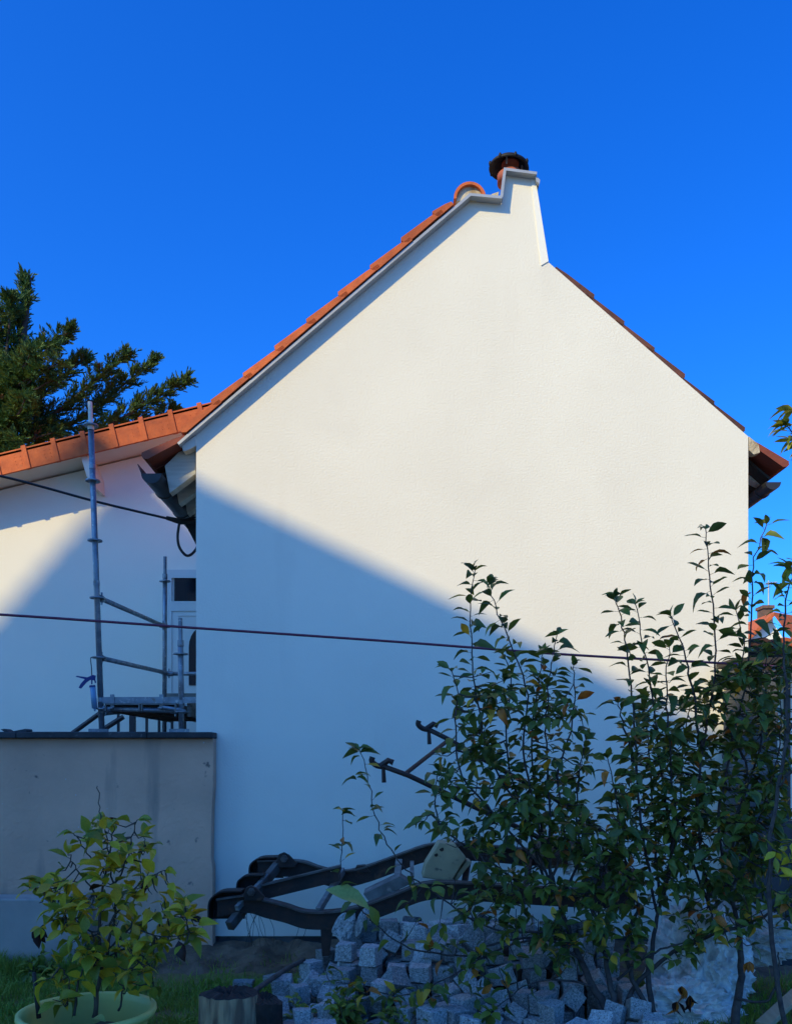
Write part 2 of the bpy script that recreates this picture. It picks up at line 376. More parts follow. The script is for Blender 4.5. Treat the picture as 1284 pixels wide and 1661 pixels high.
# ------------------------------------------------------------------ house behind, with orange verge
BY, BV = 10.5, 10.1
back = thing('house', (-3, BY, 1.8), 'white rendered house behind the scaffold with bright orange verge tiles', 'house')
sl = .242; bz0 = P(0,769,BV).z; bx0 = P(0,769,BV).x
def bz(x): return bz0+sl*(x-bx0)
RX = .6; rzz = bz(RX)
def bzr(x): return bz(x) if x <= RX else rzz-sl*(x-RX)
mb = MB(); mb.prism([(-9, 0), (-9, bz(-9)-.02), (RX, rzz-.02), (3.7, bzr(3.7)-.02), (3.7, 0)], BY, 17); mb.build('wall', M['white_wall'], back)
mb = MB(); mb.prism(strip([(-9.6, bz(-9.6)), (RX, rzz), (4.0, bzr(4.0))], .06), BV+.035, 17.3); mb.build('roof', M['soffit'], back)
u = Vector((1, sl)).normalized()
s = -9.6
vt = MB(); vt.box((0, 0, -.012), (.355, .032, .232)); vt.box((0, 0, .2), (.355, .26, .228)); vt.box((.297, -.014, -.016), (.352, .033, .262)); vt.box((.299, .0335, .229), (.350, .26, .258)); vt.box((0,-.006,.222),(.30,.03,.238))
for q in (.19, .26):
    for zz in (.06, .10, .145): vt.box((q,-.004,zz), (q+.006,.002,zz+.008))
vo = vt.build('verge_tile', M['tile']); VTM = vo.data; bpy.data.objects.remove(vo)
x = P(0,769,BV).x-.353*6*u.x+.352
while x < RX-.2:
    Mx = slope_mat((x, bz(x)), (x+u.x, bz(x)+u.y), BV, 0.0); link_child('verge_tile', VTM, back, Mx); x += .355*u.x
cov = MB()
for i in range(28):
    xa = -9.5+i*.355; cov.prism([(xa, bz(xa)+.235-.0), (xa+.36, bz(xa+.36)+.225), (xa+.36, bz(xa+.36)+.07), (xa, bz(xa)+.07)], BV+.27, 17.3) if xa < RX-.3 else None
tag(cov.build('roof_covering', M['tile'], back), kind='stuff')
a = P(133,742,10.15); 
mb = MB(); mb.prism([XZ(x, y, 10.15) for x, y in [(131,741),(141,738.5),(152,765),(154,790),(148,790),(140,770)]], 10.15, 10.55); mb.build('purlin_end', M['soffit'], back)
# door
dx0, dx1 = P(270,0,BY).x, P(270,0,BY).x+.98
dz1 = P(0,925,BY).z; dz0 = 1.825
door = MB(); fy0, fy1 = BY-.03, BY-.002
door.box((dx0, fy0, dz0), (dx0+.07, fy1, dz1)); door.box((dx1-.07, fy0, dz0), (dx1, fy1, dz1)); door.box((dx0+.07, fy0, dz1-.10), (dx1-.07, fy1, dz1))
door.box((dx0+.07, fy0, P(0,992,BY).z), (dx1-.07, fy1, P(0,976,BY).z))
door = door.build('door', M['door'], back)
mb = MB(); mb.box((dx0+.07, BY-.02, dz0), (dx1-.07, BY-.003, P(0,992,BY).z))
mb.box((dx0+.14, BY-.026, P(0,1000,BY).z-.0), (dx1-.14, BY-.0205, P(0,997,BY).z)); mb.box((dx0+.14, BY-.026, P(0,1130,BY).z), (dx0+.155, BY-.0205, P(0,1000,BY).z))
mb.box((dx0+.14, BY-.026, P(0,1132,BY).z), (dx1-.14, BY-.0205, P(0,1130,BY).z)); mb.build('door_leaf', M['door'], door)
mb = MB(); mb.box((dx0+.10, BY-.016, P(0,976,BY).z), (dx1-.10, BY-.008, dz1-.10)); mb.build('transom_pane', M['glass'], door)
gx = (dx0+dx1)/2
ar = [(gx+.21*math.cos(t), P(0,1050,BY).z+.21*1.25*math.sin(t)) for t in [math.pi*j/12 for j in range(13)]]
mb = MB(); mb.prism([(gx+.21, P(0,1112,BY).z)]+ar+[(gx-.21, P(0,1112,BY).z)], BY-.032, BY-.0205); mb.build('arched_pane', M['glass'], door)
mb = MB(); mb.tube([(dx1-.13, BY-.03, 2.75), (dx1-.13, BY-.08, 2.75), (dx1-.24, BY-.08, 2.75)], .012, 8); mb.build('handle', M['mortar'], door)

# ------------------------------------------------------------------ garden wall, coping, low wall
gw = thing('garden_wall', (-3.5, 7.1, 0), 'old grey stained concrete wall below the scaffold, topped by dark coping', 'garden wall')
xr = P(346,0,7.05).x
mb = MB(); edge = []
zt_ = P(0,1198,7.05).z
mb.prism([(-9, -.2), (-9, zt_), (xr, zt_), (xr, 1.4), (xr-.012, 1.2), (xr-.018, .8), (xr-.004, .72), (xr-.006, -.2)], 7.05, 7.165)
mb.build('wall', M['concrete'], gw, bevel=.006)
r2 = random.Random(3)
xa = -9
while xa < xr:
    xb = min(xa+r2.uniform(.9, 1.1), xr+.004)
    if xr-xb < .3: xb = xr+.006
    z_ = r2.uniform(-.004, .004)
    mb = MB(); mb.box((xa+.004, 6.985, zt_+.001), (xb, 7.168, P(0,1187.5,7.05).z+z_)); mb.build('coping_slab', M['coping'], gw, bevel=.008); xa = xb
lw = thing('low_wall', (-3.3, 6.65, 0), 'low grey limewashed wall stub on the lawn at the foot of the garden wall', 'low wall')
lz = P(0,1459,6.6).z; lx = P(117,0,6.6).x
mb = MB(); mb.box((-6, 6.6, -.2), (lx, 6.85, lz)); mb.build('wall', M['low_wall'], lw, bevel=.012)
mb = MB(); mb.box((lx+.003, 6.57, -.2), (P(131,0,6.57).x, 6.88, lz+.012)); mb.build('end_post', M['low_wall'], lw, bevel=.01)
mb = MB(); mb.prism([XZ(x, y, 7.1) for x, y in [(8,1184),(14,1183),(22,1188),(48,1183),(50,1186),(47,1188),(14,1188)]], 7.02, 7.14)
sl_ = mb.build('slate_scrap', M['coping']); tag(sl_, 'broken dark slate scraps left on the wall coping far from the scaffold', 'slate')
mb = MB(); mb.box((-1.35, 6.88, .02), (-1.28, 6.95, .1), Matrix.Rotation(.3, 4, 'X'))

# ------------------------------------------------------------------ right side: pier, outbuilding, far house
pier = thing('wall_pier', P(1230,1545,6.9), 'dark grey masonry pier at the right corner of the gable house', 'pier')
px0, px1 = P(1197,0,6.75).x, P(1262,0,6.75).x
pz = P(0,1078,6.75).z
mb = MB()
zz = -.1
k = 0
while zz < pz-.02:
    h = min(.19, pz-zz); blk = MB(); j = r2.uniform(-.006, .006)
    blk.box((px0+j, 6.75+j, zz+.005), (px1+j, 7.08, zz+h)); blk.build('block', M['plinth'], pier, bevel=.01); zz += h
cap = MB(); cap.box((px0-.04, 6.70, pz+.001), (px1+.04, 7.12, pz+.05)); cap.build('cap', M['darkwood'], pier, bevel=.008)
ob = thing('outbuilding', P(1300,1500,8), 'cream outbuilding with dark eaves and an orange tiled roof, right of the pier', 'outbuilding')
ox0, ox1 = P(1216,0,8).x, 7.5; oz = P(0,1066,8).z
mb = MB(); mb.box((ox0, 8, -.1), (ox1, 11, oz+.02)); mb.build('wall', M['white_wall'], ob)
mb = MB(); mb.prism(strip([(7.66, oz+.02), (7.66, oz+.05)], .01), 7.7, 7.72)
rf = MB(); Mr = Matrix.Rotation(math.radians(4.5), 4, 'X'); Mr.translation = Vector((0, 7.72, oz+.005))
rf.box((ox0-.12, 0, 0), (ox1+.1, 3.5, .05), Mr); rf.build('roof', M['darkwood'], ob)
rows = MB()
for c in range(20):
    for rr in range(10):
        x0 = ox0-.12+c*.21
        t = [(.09*math.cos(math.pi*j/6), .01+.075*math.sin(math.pi*j/6)) for j in range(7)]
        pts = [(x0+.1+a, b) for a, b in t]
        Mq = Mr @ Matrix.Translation((0, rr*.35-.03, .052+.0))
        if rr == 0:
            mb = MB(); mb.prism(pts, 0, .37, Mq); mb.build('roof_tile', M['tile'], ob)
        else: rows.prism(pts, 0, .37, Mq @ Matrix.Translation((0,0,.004*rr)))
tag(rows.build('roof_covering', M['tile'], ob), kind='stuff')
mb = MB(); mb.box((ox0-.1, 7.74, oz-.13), (ox1, 7.79, oz-.002)); mb.build('fascia', M['darkwood'], ob)
mb = MB(); mb.tube([(P(1276,0,7.95).x, 7.95, oz-.1), (P(1276,0,7.95).x, 7.95, 0)], .03, 10); mb.build('downpipe', M['gutter'], ob)
FY = 32
fh = thing('house', P(1262,1200,FY), 'distant small house with red tiled roof, brick chimney and white gable', 'house')
a = P(1223,1048,FY); b = P(1250,1006,FY); c = P(1262,1048,FY)
mb = MB(); mb.prism([(a.x-.4, 0), (a.x-.4, a.z), (b.x, b.z), (c.x+.5, c.z-.2), (c.x+.5, 0)], FY, FY+8); mb.build('wall', M['stucco_smooth'], fh)
mb = MB(); vs_ = [(b.x, FY-.3, b.z+.1), (c.x+.8, FY-.3, c.z-.4), (c.x+9, FY+6, c.z-.4), (b.x+9, FY+6, b.z+.1)]
vs2 = [(v[0], v[1]+.05, v[2]+.16) for v in vs_]
mb.add(vs_+vs2, [(0,1,2,3),(7,6,5,4),(0,4,5,1),(1,5,6,2),(2,6,7,3),(3,7,4,0)])
vs_ = [(b.x, FY-.3, b.z+.1), (a.x-.8, FY-.3, a.z-.3), (a.x-.8, FY+8, a.z-.3), (b.x, FY+8, b.z+.1)]; vs2 = [(v[0], v[1], v[2]+.16) for v in vs_]
mb.add(vs_+vs2, [(3,2,1,0),(4,5,6,7),(0,1,5,4),(1,2,6,5),(2,3,7,6),(3,0,4,7)])
mb.build('roof', M['tile'], fh)
c0 = P(1238,1022,FY+1); c1 = P(1253,987,FY+1)
mb = MB(); mb.box((c0.x, FY+1, c0.z-1), (c1.x, FY+1.6, c1.z)); mb.box((c0.x-.05, FY+.95, c1.z+.001), (c1.x+.05, FY+1.65, c1.z+.12)); ch = mb.build('chimney', M['redstone'], fh)
ax = P(1246,0,FY+1.3); zt2 = P(0,942,FY+1.3).z
mb = MB(); mb.tube([(ax.x, FY+1.3, c1.z), (ax.x, FY+1.3, zt2)], .03, 6)
mb.tube([(ax.x-.1, FY+1.3, zt2-.12), (ax.x+.25, FY+1.1, zt2-.1)], .02, 5)
for q in (-.1, 0, .1, .2): mb.tube([(ax.x+q, FY+1.0, zt2-.11), (ax.x+q, FY+1.6, zt2-.11)], .012, 4)
mb.build('antenna', M['zinc'], ch)

# ------------------------------------------------------------------ neighbour house (behind the camera, casts the large shade)
SH = 13.0
prof = [(-9.6,4.95),(-6.48,8.47),(-5.62,7.33),(-1.67,3.96),(.5,2.92),(3.55,1.43),(4.3,-.3),(6.5,-1.1)]
NY = D-SH
pr = [(x-SH, z+SH) for x, z in prof]
nb = thing('house', (-10, NY, 0), 'tall neighbouring house outside the garden whose stepped gable shades the wall', 'house')
mb = MB(); mb.prism([(pr[0][0], -.1)]+pr+[(pr[-1][0], -.1)], NY-5, NY); mb.build('wall', M['white_wall'], nb)
mb = MB()
A, B = Vector(pr[0]), Vector(pr[1]); uu = (B-A).normalized(); Ln = (B-A).length
i = 0
while i*.33 < Ln-.3:
    p = A+uu*(i*.33); Mx = slope_mat(p, p+uu, NY-.3, .002); 
    mb.prism([(0,0),(0,.075),(.36,.03),(.36,0)], 0, .35, Mx); i += 1
mb.build('roof_covering', M['tile'], nb)
mb = MB()
for wx, wz in ((-14,4),(-11,4),(-8,4),(-5,4),(-12.5,8),(-9.5,8),(-6.5,6.8)):
    f = MB(); f.box((wx, NY+.002, wz), (wx+1.0, NY+.05, wz+1.4)); f = f.build('window', M['door'], nb)
    g = MB(); g.box((wx+.08, NY+.0505, wz+.08), (wx+.92, NY+.06, wz+1.32)); g.build('pane', M['glass'], f)
# ------------------------------------------------------------------ scaffold
sx0, sx1, sy0, sy1 = -2.545, -1.84, 7.36, 9.42
scaf = thing('scaffold', (sx0, sy0, 1.83), 'galvanised ring scaffold bay standing behind the garden wall coping', 'scaffold')
def pole(x, y, z0, z1, lean, ros, r=.0245, pale=False):
    mb = MB(); at = lambda z: (x+lean*(z-z0), y, z)
    mb.tube([at(z0), at(z0+(z1-z0)*.5), at(z1-.2)], r, 14)
    o = mb.build('pole', M['galv'], scaf, smooth=True)
    s = MB(); s.tube([at(z1-.2), at(z1)], r*.78, 12); s.tube([at(z1-.24), at(z1-.19)], r*1.15, 12); s.build('spigot', M['soffit'] if pale else M['galv'], o)
    for z in ros:
        q = MB(); c = at(z)
        q.lathe([(r,-.005),(.062,-.005),(.062,.005),(r,.005)], c, 20)
        for k in range(8):
            a = k*math.pi/4; p = Vector(c)+Vector((.05*math.cos(a), .05*math.sin(a), 0)); q.tube([p-Vector((0,0,.007)), p+Vector((0,0,.007))], .007, 5)
        q.build('rosette', M['galv'], o)
    z = z0+.25
    while z < z1-.5:
        q = MB(); q.tube([at(z), at(z+.035)], r*1.12, 12); q.build('sleeve', M['galv'], o); z += 1.0
    return o
zy = lambda y, Y: P(0, y, Y).z
zr = [zy(780,sy0), zy(877,sy0), zy(970,sy0), zy(1067,sy0), zy(1150,sy0)]
pole(sx0+.02, sy0, 1.86, zy(652,sy0), -.036, zr+[zy(690,sy0)], pale=True)
pole(sx0, sy1, 1.84, zy(903,sy1), .004, [zy(943,sy1), zy(1017,sy1), zy(1092,sy1)])
pole(sx1, sy0, 1.84, zy(1003,sy0), -.012, [zy(1061,sy0), zy(1155,sy0)])
pole(sx1, sy1, 1.84, zy(903,sy1), 0, [zy(943,sy1), zy(1017,sy1), zy(1092,sy1)])
for (x, y) in ((sx0+.02, sy0), (sx1, sy0), (sx0, sy1), (sx1, sy1)):
    mb = MB(); mb.box((x-.09, y-.09, 1.826), (x+.09, y+.09, 1.838)); mb.box((x-.085, y-.085, 1.838), (x+.085, y-.078, 1.875)); mb.tube([(x, y, 1.83), (x, y, 2.0)], .019, 10); mb.build('base_plate', M['galv'], scaf)
def ledger(a, b, name='ledger', r=.022):
    a, b = Vector(a), Vector(b); d = (b-a).normalized()
    mb = MB(); mb.tube([a+d*.08, b-d*.08], r, 12); o = mb.build(name, M['galv'], scaf, smooth=True)
    for p, q in ((a, d), (b, -d)):
        w = MB(); w.tube([p+q*.035, p+q*.10], [.032, .026], 10); w.tube([p+q*.052+Vector((0,0,.055)), p+q*.052-Vector((0,0,.05))], .009, 6); w.build('wedge_head', M['galv'], o)
ledger((sx0, sy0, zy(970,sy0)), (sx0, sy1, zy(1016,sy1)))
ledger((sx0, sy0, zy(1067,sy0)), (sx0, sy1, zy(1091,sy1)))
ledger((sx0, sy1, zy(1093,sy1)), (sx1, sy1, zy(1093,sy1)))
ledger((sx0, sy0, zy(1150,sy0)), (sx1, sy0, zy(1153,sy0)), 'transom')
ledger((sx0, sy1, zy(1146,sy1)), (sx1, sy1, zy(1146,sy1)), 'transom')
ledger((sx0, sy0, zy(1158,sy0)), (sx0, sy1, zy(1147,sy1)))
dz = zy(1144, sy0)
for k in range(2):
    xa = sx0+.06+k*.31
    mb = MB(); mb.box((xa, sy0-.05, dz), (xa+.30, sy1+.05, dz+.012)); mb.box((xa, sy0-.05, dz-.055), (xa+.012, sy1+.05, dz-.001)); mb.box((xa+.288, sy0-.05, dz-.055), (xa+.30, sy1+.05, dz-.001))
    for q in range(7): mb.box((xa+.013, sy0+.1+q*.3, dz-.05), (xa+.287, sy0+.14+q*.3, dz-.002))
    mb.build('deck_plank', M['deck'], scaf)
mb = MB(); mb.box((sx0+.03, sy0-.02, zy(1141,sy0)), (sx1+.35, sy0+.005, zy(1131,sy0))); mb.build('toe_board', M['galv'], scaf)
mb = MB(); mb.box((sx0+.03, sy1-.02, zy(1141,sy1)), (sx1+.05, sy1+.005, zy(1125,sy1))); mb.build('toe_board', M['greywood'], scaf)
mb = MB(); mb.box((sx1+.04, sy0+.03, zy(1162,sy0)), (sx1+.065, sy1, zy(1130,sy0))); mb.build('toe_board', M['greywood'], scaf)
for xx in (sx0+.10, sx0+.52):
    mb = MB(); mb.box((xx, sy0-.028, zy(1148,sy0)), (xx+.035, sy0-.0205, zy(1127,sy0))); mb.box((xx, sy0-.07, zy(1150,sy0)), (xx+.035, sy0-.021, zy(1148,sy0))); mb.build('clamp', M['galv'], scaf)
mb = MB(); mb.tube([(sx1-.15, sy0-.03, zy(1148,sy0)), (sx1-.02, sy0-.03, zy(1152,sy0)), (sx1+.03, sy0, zy(1155,sy0))], .02, 8); mb.build('coupler', M['galv'], scaf)
# dark stair railing behind the scaffold
ry = 9.75
sr = thing('stair_railing', P(200,1190,ry), 'dark metal stair railing with thin bars seen under the scaffold deck', 'railing')
for x in (192, 215, 238, 258, 279, 300):
    p = P(x, 1215, ry); mb = MB(); w = .03 if x == 215 else .013
    mb.box((p.x-w, ry-w, 1.826), (p.x+w, ry+w, zy(1150,ry))); mb.build('bar', M['rail'], sr)
mb = MB(); mb.box((P(176,0,ry).x, ry-.02, zy(1150,ry)), (-1.75, ry+.02, zy(1144,ry))); mb.build('top_rail', M['rail'], sr)
mb = MB(); mb.tube([P(176,1147,ry), P(110,1195,ry), P(60,1235,ry)], .028, 8); mb.build('hand_rail', M['rail'], sr)
mb = MB(); mb.tube([P(200,1163,ry), P(168,1183,ry), P(140,1203,ry)], .03, 8); mb.build('hand_rail', M['rail'], sr)
# sealant gun hooked on the scaffold pole
gy = 7.29
gun = thing('sealant_gun', P(153,1150,gy), 'blue sealant gun hanging nose down on the scaffold pole', 'sealant gun')
mb = MB(); mb.tube([P(150,1113,gy), P(153.5,1149,gy)], .023, 14); mb.tube([P(153.5,1149,gy), P(154,1154,gy)], [.012,.006], 8); mb.build('cartridge', M['cart'], gun, smooth=True)
mb = MB(); mb.tube([P(149.5,1112,gy), P(149.9,1115,gy)], .026, 12)
mb.tube([P(149,1110,gy), P(149,1100,gy)], .006, 6); mb.tube([P(155,1108,gy), P(152,1096,gy), P(148,1101,gy)], .006, 6)
mb.prism([XZ(x, y, gy) for x, y in [(155,1096),(151,1095),(142,1099),(125,1096.5),(123,1098),(138,1102),(131,1110),(128,1116),(131,1117),(140,1107),(146,1103),(154,1104)]], gy-.008, gy+.008)
mb.build('gun_handle', M['blue_plastic'], gun)
mb = MB(); mb.tube(spline([P(149,1103,gy), P(148.5,1085,gy), P(147,1070,gy), P(149,1066,gy), P(156,1066,gy)], 4), .004, 6); mb.build('rod', M['bareiron'], gun)

# ------------------------------------------------------------------ cables
pc = thing('power_cable', P(314,846,7.9), 'black overhead power cable running to the eaves corner with a hanging loop', 'cable')
mb = MB(); pts = [P(-160,737,7.4), P(0,772,7.5), P(70,790,7.6), P(150,812,7.7), P(220,829,7.8), P(280,843,7.85)]
mb.tube(spline(pts, 5), .0115, 8); mb.build('wire', M['cable'], pc, smooth=True)
mb = MB(); mb.tube([P(270,840,7.85), P(292,846,7.85), P(318,846,7.9)], [.018,.028,.024], 8); mb.tube([P(288,845,7.85), P(319,839,7.9)], .008, 6); mb.build('anchor_clamp', M['iron_black'], pc)
mb = MB(); mb.tube(spline([P(291,847,7.85), P(288,870,7.85), P(291,888,7.85), P(302,901,7.85), P(313,897,7.88), P(322,882,7.9), P(326,860,7.95)], 5), .0125, 8); mb.build('drip_loop', M['cable'], pc, smooth=True)
mb = MB(); mb.prism([XZ(x, y, 8) for x, y in [(299,848),(330,850),(330,900),(318,884)]], 8.0, 8.03); mb.build('anchor_bracket', M['iron_black'], pc)
cl = MB(); pts = [P(-240,985,5.6), P(0,997,5.75), P(320,1019,5.9), P(640,1041,6.0), P(920,1062,6.1), P(1205,1078,6.2), P(1330,1088,6.25)]
cl.tube(spline(pts, 8), .009, 8); tag(cl.build('washing_line', M['cord'], smooth=True), 'thin maroon washing line stretched right across in front of the houses', 'washing line')

